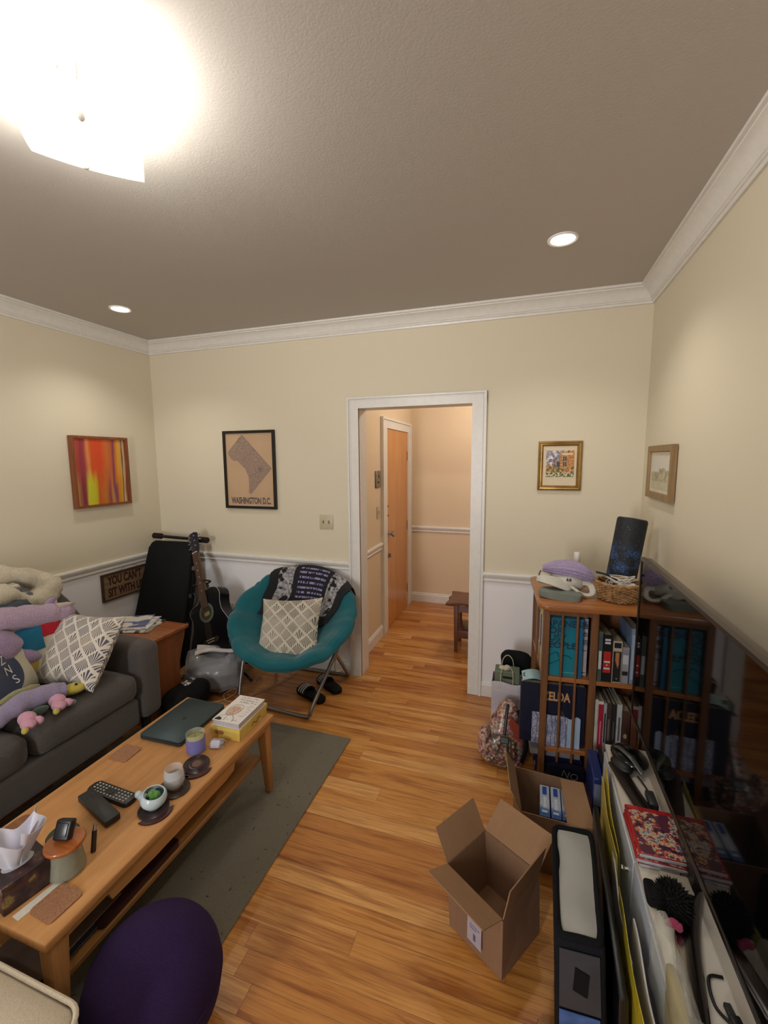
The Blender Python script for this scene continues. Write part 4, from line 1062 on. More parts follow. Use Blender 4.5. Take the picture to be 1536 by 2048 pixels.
e = MB(); e.tube([(x,y,-.002) for x, y in op], .0025, 6, closed=True); part('binding', e, plain('grey_binding', '#8e8c88', .4), t)
m = MB(); m.lathe([(.054,0),(.073,0),(.073,.0012),(.054,.0012),(.054,0)], 40); part('rosette', m, plain('grey_rosette', '#566056', .35, var=.3, nscale=400), t)
m = MB(); m.lathe([(0,.0004),(.054,.0004),(.054,.0008),(0,.0008)], 40); part('soundhole', m, plain('soundhole_brown', '#3a3224', .8, nscale=20, var=.5), t)
m = MB(); m.box((.004,-.010,.0014), (.050,.028,.001), .001, 1, rz=.1); part('maker_label', m, plain('cream_label', '#8d8058', .6), t)
nk = MB(); nk.hexa([(-.029,.10,-.025),(.029,.10,-.025),(.023,.49,-.018),(-.023,.49,-.018),(-.029,.10,.003),(.029,.10,.003),(.023,.49,.003),(-.023,.49,.003)], .004); part('neck', nk, wood('neck_wood', '#6b5540', '#54402f', 'Y', 2, .5), t)
fb = MB(); fb.hexa([(-.034,.040,.003),(.034,.040,.003),(.027,.49,.003),(-.027,.49,.003),(-.034,.040,.009),(.034,.040,.009),(.027,.49,.009),(-.027,.49,.009)]); f_ = part('fretboard', fb, wood('rosewood', '#553a2e', '#3d281f', 'Y', 2, .5), t, smooth=False)
pos = []
for k in range(1, 20):
    y = .49 - .65*(1-2**(-k/12)); pos.append(y)
    if y < .045: break
    wd = .024 + (.49-y)*.0155
    part('fret', MB().box((0,y,.0096), (2*wd,.0012,.0010)), M_BRASS, f_)
for k in (3,5,7,9,12):
    y = (pos[k-1]+pos[k-2])/2; part('inlay_dot', MB().lathe([(0,.0092),(.0045,.0092),(.0045,.0097),(0,.0097)], 14, TM((0,y,0))), plain('pearl_inlay', '#c9c2b2', .3), f_)
part('nut', MB().box((0,.493,.008), (.050,.006,.010)), plain('bone_nut', '#d8d2c0', .4), t, smooth=False)
hd = MB(); hd.prism([(-.026,.497),(.026,.497),(.038,.54),(.042,.655),(.012,.668),(0,.660),(-.012,.668),(-.042,.655),(-.038,.54)], -.018, .0, bevel=.002); part('headstock', hd, plain('blue_black_head', '#171b30', .25), t)
for sx in (-1, 1):
    for y in (.545, .588, .630):
        m = MB(); m.cyl((sx*.024,y,0),(sx*.024,y,.014),.0065,12); part('tuner_post', m, M_STEEL, t)
        m = MB(); m.cyl((sx*.040,y,-.010),(sx*.056,y,-.010),.0022,8); m.ball((sx*.062,y,-.010), (.008,.0055,.009), seg=12, ring=8); part('tuner_key', m, M_STEEL, t)
br = MB(); br.prism([(-.085,-.215),(-.06,-.235),(.06,-.235),(.085,-.215),(.06,-.195),(-.06,-.195)], 0, .008, bevel=.002); br_ = part('bridge', br, plain('dark_bridge', '#241a14', .4), t)
part('saddle', MB().box((0,-.205,.010), (.075,.004,.006)), plain('bone_saddle', '#c7c0ac', .4), br_, smooth=False)
for k in range(6): part('bridge_pin', MB().lathe([(0,.008),(.003,.008),(.003,.012),(0,.013)], 8, TM((-.028+k*.0112,-.222,0))), plain('ivory_pin', '#cfc7b0', .4), br_)
for k in range(6):
    x0, x1 = -.026+k*.0104, -.018+k*.0072
    part('string', MB().tube([(x0,-.205,.013),(x1,.49,.0125),(x1*1.25,.54+.04*(k%3),.012)], .0004, 4), plain('bronze_string', '#5a4c38', .4, .6), t)
# stand
t = thing('guitar_stand', 'black tubular guitar stand holding the acoustic guitar', 'guitar stand', (-2.15, 2.60, 0))
def G_(x, y, z): return G @ Vector((x, y, z))
top = G_(0,.235,-.055); mid = G_(0,-.36,-.125)
part('post', MB().tube([top, mid, Vector((mid.x+.02, mid.y+.05, .10))], .011, 12), M_BLKP, t)
for sx in (-1, 1):
    part('yoke_arm', MB().tube(spline([G_(0,.235,-.055),G_(sx*.045,.235,-.05),G_(sx*.055,.238,-.01),G_(sx*.052,.238,.028)],5), .007, 10), plain('brown_rubber', '#3a2622', .6), t)
    part('cradle_arm', MB().tube(spline([mid, G_(sx*.09,-.385,-.11), G_(sx*.11,-.392,-.03), G_(sx*.11,-.375,.03)],5), .010, 10), M_BLKP, t)
hub = Vector((mid.x+.02, mid.y+.05, .13))
for p in ((-2.42,2.55,.012), (-1.93,2.62,.012), (-2.10,2.86,.012)):
    lg = part('leg', MB().tube([hub, Vector(p)], .010, 10), M_BLKP, t); part('rubber_foot', MB().ball(Vector(p)+Vector((0,0,.002)), (.014,.014,.0135)), M_BLKP, lg)

# bags on the floor between guitar and chair
t = thing('plastic_bag', 'clear plastic bag wrapped round grey bedding in front of the guitar', 'bag', (-2.10, 2.50, 0))
b = soft((0,0,.118), (.36,.26,.20), .08, .02); b.jitter(.03, 6, 3); b.xf(TM((-2.105,2.435,.018), 0, 0, .65)); part('grey_bedding', b, fabric('grey_bedding_cloth', '#5f5b5c', hx2='#4d494b'), t, angle=80)
b = soft((0,0,.142), (.39,.29,.235), .07, .02); b.jitter(.045, 9, 8); b.jitter(.02, 24, 2); b.xf(TM((-2.105,2.435,.026), 0, 0, .65)); part('plastic_film', b, film('bag_film', '#dfe2e6', .26, .06), t, angle=25)
b = MB(); b.grid(lambda u, v: (-.15+.30*u, -.085+.17*v, .018*math.sin(5*u+2*v)+.012*math.sin(9*v)), 16, 10); b.thick(.012)
one('paper_wad', b, plain('white_soft_paper', '#cfc9c4', .9, var=.05), 'crumpled white tissue paper lying on the clear plastic bag', 'paper', M=TM((-2.075,2.46,.318), -.12, -.05, .60), angle=60)
t = thing('black_backpack', 'black bag with a white print on the floor between sofa and end table', 'bag', (-2.07, 2.10, 0))
b = soft((-2.065,2.115,.116), (.20,.30,.19), .07, .01); b.jitter(.02, 9, 4); part('body', b, fabric('black_nylon', '#121314', hx2='#0c0c0d'), t, angle=80)
b = MB(); b.ball((-2.075,2.16,.211), (.045,.055,.020)); b.jitter(.012, 30, 2); part('white_print', b, mag_mat('black_white_print', '#2a2828', '#c7c1ba', '#5a5654', 26), t, angle=80)
part('strap', MB().tube(spline([(-2.0,2.03,.16),(-1.965,2.06,.11),(-1.97,2.14,.06),(-2.0,2.2,.03)],6), .011, 8, flat=.3), M_BLKP, t)
b = MB()
for k in range(7):
    y = 2.33+.016*k; b.tube([(-2.36+.02*math.sin(k),y,.11+.004*k),(-2.30,y+.01,.14+.01*k),(-2.24,y+.006,.165+.012*k)], .0095, 8)
b.tube([(-2.30,2.325,.128),(-2.30,2.45,.198)], .006, 6); b.tube([(-2.355,2.325,.105),(-2.245,2.43,.235)], .005, 6)
b.bb(-2.34,-2.26,2.34,2.43,.002,.14)
one('wicker_bundle', b, plain('straw_tan', '#b38a5c', .7, var=.25, nscale=60), 'small tan woven wicker piece beside the end table', 'basket')
cb = MB(); 
cb = MB().tube(spline([(-2.24,2.30,.012),(-2.12,2.26,.008),(-1.98,2.31,.008),(-1.93,2.42,.008),(-1.97,2.49,.008),(-2.0,2.40,.008),(-1.90,2.33,.008),(-1.80,2.45,.008),(-1.70,2.68,.008),(-1.66,2.90,.012)],7), .0035, 6)
one('cable', cb, plain('beige_cable', '#b39a80', .5), 'thin beige cable looping on the floor under the teal chair', 'cable')

# saucer chair
CC = Vector((-1.504,2.547,.589)); rh = Vector((.966,.257,0)); bh = Vector((-.221,.831,.51))
CM = axes(CC, rh, bh)
def W(x, y, z=0): return CM @ Vector((x, y, z))
M_TEAL = fabric('teal_polyester', '#165c66', hx2='#13545d', nscale=500, bump=.0006)
M_TUBE = plain('grey_steel_tube', '#8d8a88', .35, .85)
t = thing('saucer_chair', 'teal quilted saucer chair on a folding grey tube frame in front of the back wall', 'chair', (-1.5, 2.55, 0))
ring = [W(.405*math.cos(2*PI*k/48), .405*math.sin(2*PI*k/48), -.02) for k in range(48)]
part('ring_frame', MB().tube(ring, .011, 10, closed=True), M_TUBE, t)
prof = [(0,-.190),(.12,-.183),(.22,-.155),(.32,-.10),(.38,-.055),(.425,-.020),(.445,.012),(.437,.042),(.41,.058),(.375,.050),(.335,.020),(.27,-.035),(.19,-.085),(.10,-.112),(0,-.120)]
def sauc(u, v):
    k = v*(len(prof)-1); i = min(int(k), len(prof)-2); f = k-i
    r = prof[i][0]*(1-f)+prof[i+1][0]*f; z = prof[i][1]*(1-f)+prof[i+1][1]*f
    a = 2*PI*u; q = abs(math.sin(5*a+.4))**.35; w = max(0, min(1, (r-.18)/.2))
    z += (.034*(q-1)*w) * (1 if v > .45 else -.3); r *= 1+.045*(q-1)*w*.8
    z += .006*math.sin(13*a+3)*w + .005*math.sin(7*a+9*r)*w
    return W(r*math.cos(a), r*math.sin(a), z)
m = MB(); m.grid(sauc, 120, 42, cu=True); bmesh.ops.remove_doubles(m.b, verts=m.b.verts[:], dist=1e-5); m.jitter(.010, 7, 2); m.jitter(.005, 22, 4); part('seat_cushion', m, M_TEAL, t, angle=80)
fa = [W(-.34,.20,-.03), W(-.36,.05,-.12), Vector((-1.86,2.40,.10)), Vector((-1.835,2.365,.03)), Vector((-1.79,2.352,.013)), Vector((-1.55,2.338,.012)), Vector((-1.325,2.325,.013)), Vector((-1.28,2.33,.03)), Vector((-1.262,2.36,.10)), W(.36,.05,-.12), W(.34,.20,-.03)]
part('front_leg_loop', MB().tube(spline(fa, 6), .0125, 12), M_TUBE, t)
ra = [W(-.24,-.31,-.03), W(-.27,-.18,-.10), Vector((-1.86,2.82,.08)), Vector((-1.84,2.88,.02)), Vector((-1.78,2.90,.013)), Vector((-1.55,2.905,.012)), Vector((-1.32,2.91,.013)), Vector((-1.26,2.90,.02)), Vector((-1.24,2.85,.07)), W(.27,-.18,-.10), W(.24,-.31,-.03)]
part('rear_leg_loop', MB().tube(spline(ra, 6), .0125, 12), M_TUBE, t)
for k in (.42, -.42):
    pass
part('pivot_strap', MB().tube(spline([W(.30,-.05,-.16), Vector((-1.22,2.60,.22)), Vector((-1.235,2.75,.14))],5), .006, 8), plain('cream_webbing', '#b8ad98', .7), t)
part('pivot_bolt', MB().ball(W(-.335,.03,-.135), .018), M_STEEL, t)

# scarf with pale figures over the chair back
def scarf_mat():
    s = NT('printed_scarf'); uv = s.n('ShaderNodeTexCoord').outputs['UV']; u, v, _ = s.sep(uv)
    n = s.noise(11, 4, .6, uv); n2 = s.noise(26, 3, .6, uv)
    def band(x, c, w): return s.math('LESS_THAN', s.math('ABSOLUTE', s.math('SUBTRACT', x, c)), w)
    fig = s.math('MAXIMUM', s.math('MULTIPLY', band(u, .19, .085), band(v, .50, .34)), s.math('MULTIPLY', band(u, .80, .085), band(v, .52, .34)))
    fl = s.math('MULTIPLY', fig, s.math('GREATER_THAN', n, .44))
    top = s.math('MULTIPLY', band(v, .90, .07), s.math('GREATER_THAN', n2, .55))
    arc = s.math('MULTIPLY', band(s.math('ADD', v, s.math('MULTIPLY', s.math('POWER', s.math('ABSOLUTE', s.math('SUBTRACT', u, .5)), 2), .5)), .80, .010), band(u, .5, .22))
    rows = s.math('MULTIPLY', s.math('GREATER_THAN', s.math('SINE', s.math('MULTIPLY', v, 118)), .25), s.math('MULTIPLY', band(u, .5, .165), band(v, .53, .19)))
    tx = s.n('ShaderNodeTexNoise', Scale=1.0, Detail=1); s.l(s.mapping((70,12,1), vec=uv), tx.inputs['Vector'])
    rows = s.math('MULTIPLY', rows, s.math('GREATER_THAN', tx.outputs['Fac'], .46))
    c = s.mix(fl, '#0d0d12', s.ramp(n2, [(.35,'#55535c'),(.6,'#a9a6a8')])); c = s.mix(top, c, '#6d6b72'); c = s.mix(arc, c, '#9a989c'); c = s.mix(rows, c, '#8f86b8')
    s.col(c); s.set(Roughness=.85); s.bump(s.noise(600, 2), .0005, .5); return s.m
INNER = [(0,-.12),(.10,-.112),(.19,-.085),(.27,-.035),(.335,.02),(.375,.050),(.41,.058),(.437,.046),(.47,.02)]
def inner_z(r):
    for (r0, z0), (r1, z1) in zip(INNER, INNER[1:]):
        if r <= r1: return z0+(z1-z0)*(r-r0)/(r1-r0)
    return INNER[-1][1]
def scarf(u, v):
    # v: 0 low inside the bowl, 1 behind the rim; u: across the back
    a = R(120-92*u); rim = Vector((.440*math.cos(a), .440*math.sin(a))); low = Vector((-.27+.50*u, .03-.06*u))
    if v < .78:
        p = low.lerp(rim, v/.78); p += Vector((.006*math.sin(16*v+3*u), .006*math.sin(13*u)))
        z = inner_z(p.length)+.020+.005*math.sin(15*u+4*v)
    else:
        f = (v-.78)/.22; p = rim*(1+.055*math.sin(f*PI/2)); z = .066-.10*f*f
    return W(p.x, p.y, z)
m = MB(); g_ = m.grid(scarf, 48, 28); 
uvl = m.b.loops.layers.uv.new('UVMap'); ix = {vv: (i/48, j/28) for i, row in enumerate(g_) for j, vv in enumerate(row)}
for f in m.b.faces:
    for lp in f.loops: lp[uvl].uv = ix[lp.vert]
m.thick(.003)
one('printed_scarf', m, scarf_mat(), 'black scarf with pale printed figures draped over the teal chair back', 'scarf', angle=80)
Mcc = Matrix(axes(Vector((-1.490,2.462,.525)), (1,.22,.05), (-.06,.55,.80)))
one('patterned_cushion', pillow(.43, .44, .13, seed=6), fan_mat('fan_print_chair', 4.6, .42, .42, '#8a8378', '#5a5548', '#bdb5a5'), 'taupe fan-pattern cushion sitting in the teal saucer chair', 'cushion', M=Mcc)

# striped slides under the chair
def slide():
    t = thing('slide_sandal', 'x', 'sandal', world=False)
    sole = [(p.x, p.y) for p in spline([(-.038,-.12),(.0,-.135),(.036,-.118),(.040,-.04),(.046,.05),(.038,.115),(.0,.135),(-.040,.115),(-.048,.05),(-.042,-.04)], 4, closed=True)]
    part('sole', MB().prism(sole, .002, .030, bevel=.005), plain('slide_sole', '#0e0f10', .7), t)
    m = MB()
    def st(u, v): a = PI*u; return (-.052*math.cos(a), .015+.085*v, .020+.048*math.sin(a)*(1-.15*v))
    m.grid(st, 20, 6); m.thick(.006); part('strap', m, plain('slide_strap', '#111214', .5), t)
    for k in range(3):
        m = MB(); m.grid(lambda u, v: (lambda a, y: (-.0535*math.cos(a), y, .020+.0495*math.sin(a)*(1-.15*(y-.015)/.085)))(PI*(.08+.84*u), .028+.022*k+.009*v), 20, 1); m.thick(.0012); part('white_stripe', m, plain('slide_stripe', '#c4c4c8', .5), t)
    return t
s1 = slide(); s1.matrix_basis = TM((-1.402,2.575,0), 0, 0, 1.15); s1['label'] = 'black slide sandal with three white stripes, nearer one under the teal chair'; s1['group'] = 'slide sandals'
dup(s1, TM((-1.335,2.735,0), 0, 0, 1.0), 'black slide sandal with three white stripes, farther one against the back wall', 'slide sandals')
# ------------------------------------------------------------------ bookcase by the right wall, its books and what stands on it
BC = axes((.100, 2.140, 0), (.9972,.075,0), (-.075,.9972,0))        # x to the right along its front, y towards the back wall
def B_(x, y, z=0): return BC @ Vector((x, y, z))
M_TEAK = wood('teak_top', '#ad6f3d', '#90582c', 'X', .9, .35, .3); M_TEAKZ = wood('teak_post', '#7f5433', '#624025', 'Z', .9, .45, .15)
t = thing('bookcase', 'square wooden revolving bookcase with dowel-slatted sides in the right corner', 'bookcase', world=False, M=BC)
WB = .495
top = [(x+WB/2, y+WB/2) for x, y in rounded_rect(WB+.045, WB+.045, .045)]
part('top', MB().prism(top, .948, .972, bevel=.008, seg=3), M_TEAK, t)
part('base_board', MB().bb(0, WB, 0, WB, .055, .080, .003, 1), M_TEAK, t)
part('swivel_base', MB().lathe([(0,.0),(.17,.0),(.18,.01),(.18,.03),(.12,.045),(.12,.055),(0,.055)], 40, TM((WB/2,WB/2,0))), M_TEAKZ, t)
for z in (.585, .215): part('shelf', MB().bb(.004, WB-.004, .004, WB-.004, z, z+.022, .002, 1), M_TEAK, t)
part('core_panel', MB().bb(.232, .250, .012, WB-.012, .08, .948), M_TEAKZ, t, smooth=False)
part('core_panel', MB().bb(.012, .232, .240, .258, .08, .948), M_TEAKZ, t, smooth=False); part('core_panel', MB().bb(.250, WB-.012, .240, .258, .08, .948), M_TEAKZ, t, smooth=False)
# pinwheel: on every side one half carries two posts and two dowels
ctr = Matrix.Translation((WB/2,WB/2,0))
for q in range(4):
    Rq = ctr @ Matrix.Rotation(q*PI/2, 4, 'Z') @ ctr.inverted()
    for x in ((.0155, .232) if q == 0 else (.0155, .232)):
        m = MB().box((x, .010, .515), (.031,.022,.870), .002, 1); m.xf(Rq); part('post', m, M_TEAKZ, t)
    for x in (.090, .157):
        m = MB().cyl((x,.010,.078), (x,.010,.950), .0065, 10); m.xf(Rq); part('dowel', m, M_TEAKZ, t)
    m = MB().bb(.016, .232, .003, .017, .920, .948); m.xf(Rq); part('rail', m, M_TEAKZ, t, smooth=False)

M_PAGES = plain('book_pages', '#b8ab92', .85, nscale=250, var=.15)
def book(label, x0, x1, y0, y1, z0, z1, cover, spine='front', group=None, pages=M_PAGES, parts=(), tilt=0):
    """a closed book: cover boards and spine round a page block; spine on the front or on the left"""
    t = thing('book', label, 'book', world=False, M=BC @ Matrix.Translation(((x0+x1)/2, (y0+y1)/2, z0+.0004)) @ Matrix.Rotation(tilt, 4, 'Y'), group=group)
    w, d, h = x1-x0, y1-y0, z1-z0; c = .0025
    mb = MB()
    if spine == 'front':
        mb.bb(-w/2, -w/2+c, -d/2, d/2, 0, h); mb.bb(w/2-c, w/2, -d/2, d/2, 0, h); mb.bb(-w/2+c, w/2-c, -d/2, -d/2+c, 0, h)
        pg = MB().bb(-w/2+c, w/2-c, -d/2+c, d/2-.004, .003, h-.004)
    elif spine == 'left':
        mb.bb(-w/2, w/2, -d/2, -d/2+c, 0, h); mb.bb(-w/2, w/2, d/2-c, d/2, 0, h); mb.bb(-w/2, -w/2+c, -d/2+c, d/2-c, 0, h)
        pg = MB().bb(-w/2+c, w/2-.004, -d/2+c, d/2-c, .003, h-.004)
    else:   # lying flat, spine to the front
        mb.bb(-w/2, w/2, -d/2, d/2, 0, c); mb.bb(-w/2, w/2, -d/2, d/2, h-c, h); mb.bb(-w/2, w/2, -d/2, -d/2+c, c, h-c)
        pg = MB().bb(-w/2+.003, w/2-.003, -d/2+c, d/2-.004, c, h-c)
    part('cover', mb, cover, t, smooth=False); part('pages', pg, pages, t, smooth=False)
    for nm, fn, mat in parts:
        m = MB(); fn(m, w, d, h); part(nm, m, mat, t, smooth=False)
    return t
def front_text(s, size, dx, z, sx=1, bold=0, off=.0012): return lambda m, w, d, h: m.text(s, size, axes((dx, -d/2-off, z), (1,0,0), (0,0,1)), .0006, bold, sx)
def front_rect(x0, x1, z0, z1, off=.0006): return lambda m, w, d, h: m.bb(x0, x1, -d/2-off, -d/2, z0, z1)
INK_N = plain('navy_ink', '#12364c', .5); INK_K = plain('black_ink', '#17181a', .5); INK_W = plain('white_ink', '#c9c9cb', .5)
SH, SL, SB = .607, .237, .080
def teal_cover():
    s = NT('teal_book_cover'); n = s.noise(9, 3); z = s.sep(s.obj())[2]
    s.col(s.ramp(s.math('ADD', s.math('MULTIPLY', z, 1.6), s.math('MULTIPLY', n, .35)), [(.1,'#1f7f8c'),(.5,'#17788c'),(.7,'#0f5f7a')])); s.set(Roughness=.35); return s.m
def hands(m, w, d, h):
    for a, b, c_ in (((-.085,.075),(-.03,.12),(-.015,.095)),((-.085,.055),(-.05,.06),(-.01,.085)),((.0,.105),(.025,.105),(.045,.092))):
        m.tube(spline([(p[0], -d/2-.001, p[1]) for p in (a,b,c_)], 5), [.003]+[.007]*9+[.003] if False else .005, 6, flat=.25)
book('turquoise textbook facing front behind the bookcase dowels, titled JAPANESE FOR BUSY PEOPLE', .004, .185, .024, .048, SH, SH+.293, teal_cover(), 'left',
     parts=[('title', lambda m, w, d, h: [front_text(s, .045, dx, h-.030-.036*i, 1.0, .0009)(m, w, d, h) for i, (s, dx) in enumerate((('JAPANESE', .008),('FOR', -.042),('BUSY', -.036),('PEOPLE', -.012)))], INK_N),
            ('subtitle_bar', front_rect(-.06, .07, .158, .162), INK_N), ('illustration', hands, plain('teal_shadow_ink', '#0d5266', .5)),
            ('edge_strip', front_rect(.066, .0895, .002, .290, .0004), plain('blue_strip', '#1b6794', .4)), ('bottom_line', front_rect(-.005, .06, .018, .021), plain('pale_teal_line', '#5fb0b8', .5))])
book('white textbook with Japanese characters just behind the turquoise one', .004, .212, .052, .078, SH, SH+.287, plain('white_cover', '#b3adb8', .4), 'left',
     parts=[('title', lambda m, w, d, h: [front_text(s, .030, .091, h-.040-.040*i)(m, w, d, h) for i, s in enumerate('日本語')], INK_K), ('rule', front_rect(.081, .102, .125, .128), INK_K), ('foot_mark', front_rect(.083, .100, .012, .016), INK_K)])
ls = [('yellow and black spined book in the left side of the bookcase', '#b3a23c', .026, .325), ('white spined book in the left side of the bookcase', '#c2bdb4', .022, .318), ('dark green spined book in the left side of the bookcase', '#2d3a35', .030, .322), ('cream spined book deepest in the left side of the bookcase', '#b9aa85', .034, .325)]
y = .082
for lab, c, w, h in ls:
    book(lab, .004, .205, y, y+w, SH, SH+h, plain('spine_'+lab.split()[0], c, .45, nscale=14, var=.2), 'left',
         parts=[('spine_panel', (lambda hh: lambda m, w_, d, h_: m.bb(-w_/2-.0008, -w_/2, -d/2+.004, d/2-.004, hh*.35, hh*.85))(h), INK_K if c != '#2d3a35' else INK_W)])
    y += w+.001
# upper right compartment, spines to the front
for lab, x0, x1, hh, y0, c, pts in (
    ('grey-green spined book beside the bookcase middle post, upper shelf', .2525, .270, .245, .012, '#4a5654', [('spine_panel', front_rect(-.006,.006,.06,.15), INK_W)]),
    ('black book with a red spine block, upper right shelf', .272, .312, .232, .012, '#141215', [('spine_block', front_rect(-.016,.016,.045,.150), plain('red_block', '#b02a22', .4)),
        ('author', lambda m, w, d, h: [m.bb(-.012,.012,-d/2-.0006,-d/2,h-.03,h-.02), m.bb(-.012,.012,-d/2-.0006,-d/2,h-.045,h-.035)], INK_W), ('title', lambda m, w, d, h: [m.bb(-.013,.013,-d/2-.0012,-d/2,.095,.103), m.bb(-.003,.003,-d/2-.0012,-d/2,.080,.086), m.bb(-.013,.013,-d/2-.0012,-d/2,.062,.070)], INK_W)]),
    ('white-topped book with an orange and black spine, upper right shelf', .316, .354, .205, .010, '#b3a78f', [('spine_block', front_rect(-.017,.017,.005,.155), INK_K), ('orange_picture', lambda m, w, d, h: m.prism([(-.008,.150),(.008,.150),(.008,.095),(.004,.070),(-.008,.110)], d/2, d/2+.0012, Matrix(((1,0,0,0),(0,0,-1,0),(0,1,0,0),(0,0,0,1)))), plain('orange_skin', '#a86f45', .5)), ('cap_block', front_rect(-.015,.015,.172,.198), plain('dark_blue_block', '#171c2e', .4)), ('foot_logo', front_rect(-.004,.004,.018,.024), INK_W)]),
    ('grey and white photographic spined book, upper right shelf', .357, .386, .178, .012, '#8b8b90', [('spine_block', front_rect(-.012,.012,.040,.060), INK_K), ('spine_patch', front_rect(-.011,.011,.095,.14), plain('pale_patch', '#b7b9be', .5))]),
    ('tall pale blue hardback leaning at the right of the upper shelf', .392, .424, .270, .016, '#6d7f9a', [('spine_patch', front_rect(-.012,.012,.02,.24), plain('ice_blue', '#93a4b8', .5))]),
    ('cream hardback behind the TV edge, upper right shelf', .428, .455, .240, .016, '#a8987a', [])):
    book(lab, x0, x1, y0, y0+.165+.03*(hh > .22), SH, SH+hh, plain('cover_'+lab.split()[0]+str(int(x0*1000)), c, .4, nscale=18, var=.2), 'front', parts=pts)
# lower right compartment
for lab, x0, x1, hh, y0, c, pts in (
    ('white paperback beside the red one, lower right shelf', .2525, .265, .275, .012, '#c4bfb6', []),
    ('red spined white book, lower right shelf', .2665, .289, .270, .008, '#c7c2ba', [('spine_block', front_rect(-.0108,.0108,.02,.255), plain('crimson_spine', '#9c1f38', .4)), ('title', front_rect(-.002,.002,.05,.17,.0012), plain('pink_ink', '#c98a94', .5))]),
    ('white and grey spined book right of the red one, lower shelf', .291, .304, .262, .010, '#9b9ba0', [('title', front_rect(-.003,.003,.06,.21), INK_K)]),
    ('dark brown paperback left of the black one, lower shelf', .306, .326, .262, .014, '#3a3230', [('title', front_rect(-.004,.004,.07,.18), plain('dim_title', '#6a5f58', .5))]),
    ('black paperback in the middle of the lower right shelf', .328, .347, .258, .014, '#221f1c', [('title', front_rect(-.003,.003,.08,.17), plain('dim_title2', '#4f4a42', .5))]),
    ('pale grey spined book, lower right shelf', .349, .370, .264, .008, '#a9adb0', [('title', front_rect(-.004,.004,.08,.2), plain('grey_title', '#5a5a5e', .5))]),
    ('brown leather-look book with an oval portrait, lower right shelf', .373, .407, .232, .012, '#4a2f27', [('portrait', lambda m, w, d, h: m.lathe([(0,0),(.008,0),(.008,.001),(0,.001)], 20, axes((0,-d/2,h*.45), (1,0,0), (0,0,1)), 1, 1.5), plain('ivory_oval', '#b9ab94', .5))]),
    ('rust brown book leaning behind the TV edge, lower shelf', .412, .438, .225, .012, '#6b4433', [])):
    book(lab, x0, x1, y0, y0+.165, SL, SL+hh, plain('cover_'+lab.split()[0]+str(int(x0*1000)), c, .45, nscale=18, var=.2), 'front', parts=pts)
# lower left compartment: big navy book, map, stack below
def gold(m, w, d, h): m.text('ZELDA', .062, axes((.017, -d/2-.0012, h*.80), (1,0,0), (0,0,1)), .0008, .0022, .66)
M_GILT = plain('gilt_print', '#c9986a', .5)
bk_ = book('large navy blue hardback with gold lettering sticking out left of the bookcase', -.090, .212, .026, .062, SL+.005, SL+.318, plain('navy_cloth', '#10162e', .45, var=.2), 'left',
     parts=[('gold_lettering', gold, M_GILT), ('gold_crest', lambda m, w, d, h: m.prism([(-.01,.09),(.10,.09),(.045,.185)], d/2, d/2+.0008, Matrix(((1,0,0,0),(0,0,-1,0),(0,1,0,0),(0,0,0,1)))), plain('dull_gold', '#4a3820', .5))])
book('black hardback behind the large navy one', -.075, .205, .066, .096, SL, SL+.330, plain('black_cloth', '#17171b', .5), 'left')
one('loose_paper', MB().grid(lambda u, v: BC @ Vector((-.075+.11*u, .034+.05*v, .574+.012*math.sin(PI*u)-.006*u)), 10, 4) and None or (lambda m: (m.grid(lambda u, v: BC @ Vector((-.082+.095*u, .030+.10*v, .560+.016*math.sin(PI*u*.8))), 10, 4), m.thick(.0015), m)[-1])(MB()), plain('pale_cyan_paper', '#9cc0c9', .4), 'curved pale cyan paper on top of the navy book', 'paper')
def mapm():
    s = NT('printed_street_map'); v = s.n('ShaderNodeTexVoronoi', Scale=60, feature='DISTANCE_TO_EDGE'); s.l(s.obj(), v.inputs['Vector'])
    n = s.noise(20, 4, .6); w2 = s.n('ShaderNodeTexWave', Scale=14, Distortion=6, Detail=3); s.l(s.obj(), w2.inputs['Vector'])
    c = s.ramp(n, [(.38,'#7f84a4'),(.55,'#b5b6c9'),(.68,'#9d9da9')]); c = s.mix(s.math('LESS_THAN', v.outputs[0], .05), c, '#6c6f86'); c = s.mix(s.math('GREATER_THAN', w2.outputs['Fac'], .93), c, '#565b78')
    s.col(c); s.set(Roughness=.5); return s.m
M_MAP = mapm(); M_ICE = plain('pale_blue_sheet', '#a3b6cc', .5, var=.05)
t = thing('folded_map', 'folded paper street map standing in front of the navy book behind the dowels', 'map', world=False, M=BC)
m = MB(); m.grid(lambda u, v: (-.034+.165*u, .0195+.003*math.sin(3*u*PI), .243+.165*v-.012*u), 12, 6); m.thick(.003); part('map_panel', m, M_MAP, t)
m = MB(); m.grid(lambda u, v: (.132+.060*u, .0195+.003*math.sin(PI*u)-.0*v, .225+.170*v-.008*math.sin(2*PI*u)), 10, 6); m.thick(.003); part('blue_panel', m, M_ICE, t)
for i, (lab, c, x0, x1, y0, y1, z0, z1) in enumerate((('cream paged book lying lowest in the bookcase','#2a2148',-.010,.205,.03,.22,.0805,.135),('dark purple book lying with white page edges in the bookcase','#1c1838',-.02,.21,.026,.22,.136,.172),('thin white booklet lying under the map','#8d8a92',-.035,.20,.030,.22,.1725,.2))):
    book(lab, x0, x1, y0, y1, z0, z1, plain('flat_cover_%d' % (i+1), c, .45), 'flat', pages=plain('white_pages_%d' % (i+1), '#c2bcae', .8))
t = thing('navy_tote', 'dark navy cloth with silver lettering folded at the bottom of the bookcase', 'cloth', world=False, M=BC)
m = soft((.13,-.004,.115), (.18,.030,.095), .012, .004); m.jitter(.008, 18, 2); part('cloth', m, fabric('navy_cloth_print', '#14142c', hx2='#0e0e20'), t, angle=80)
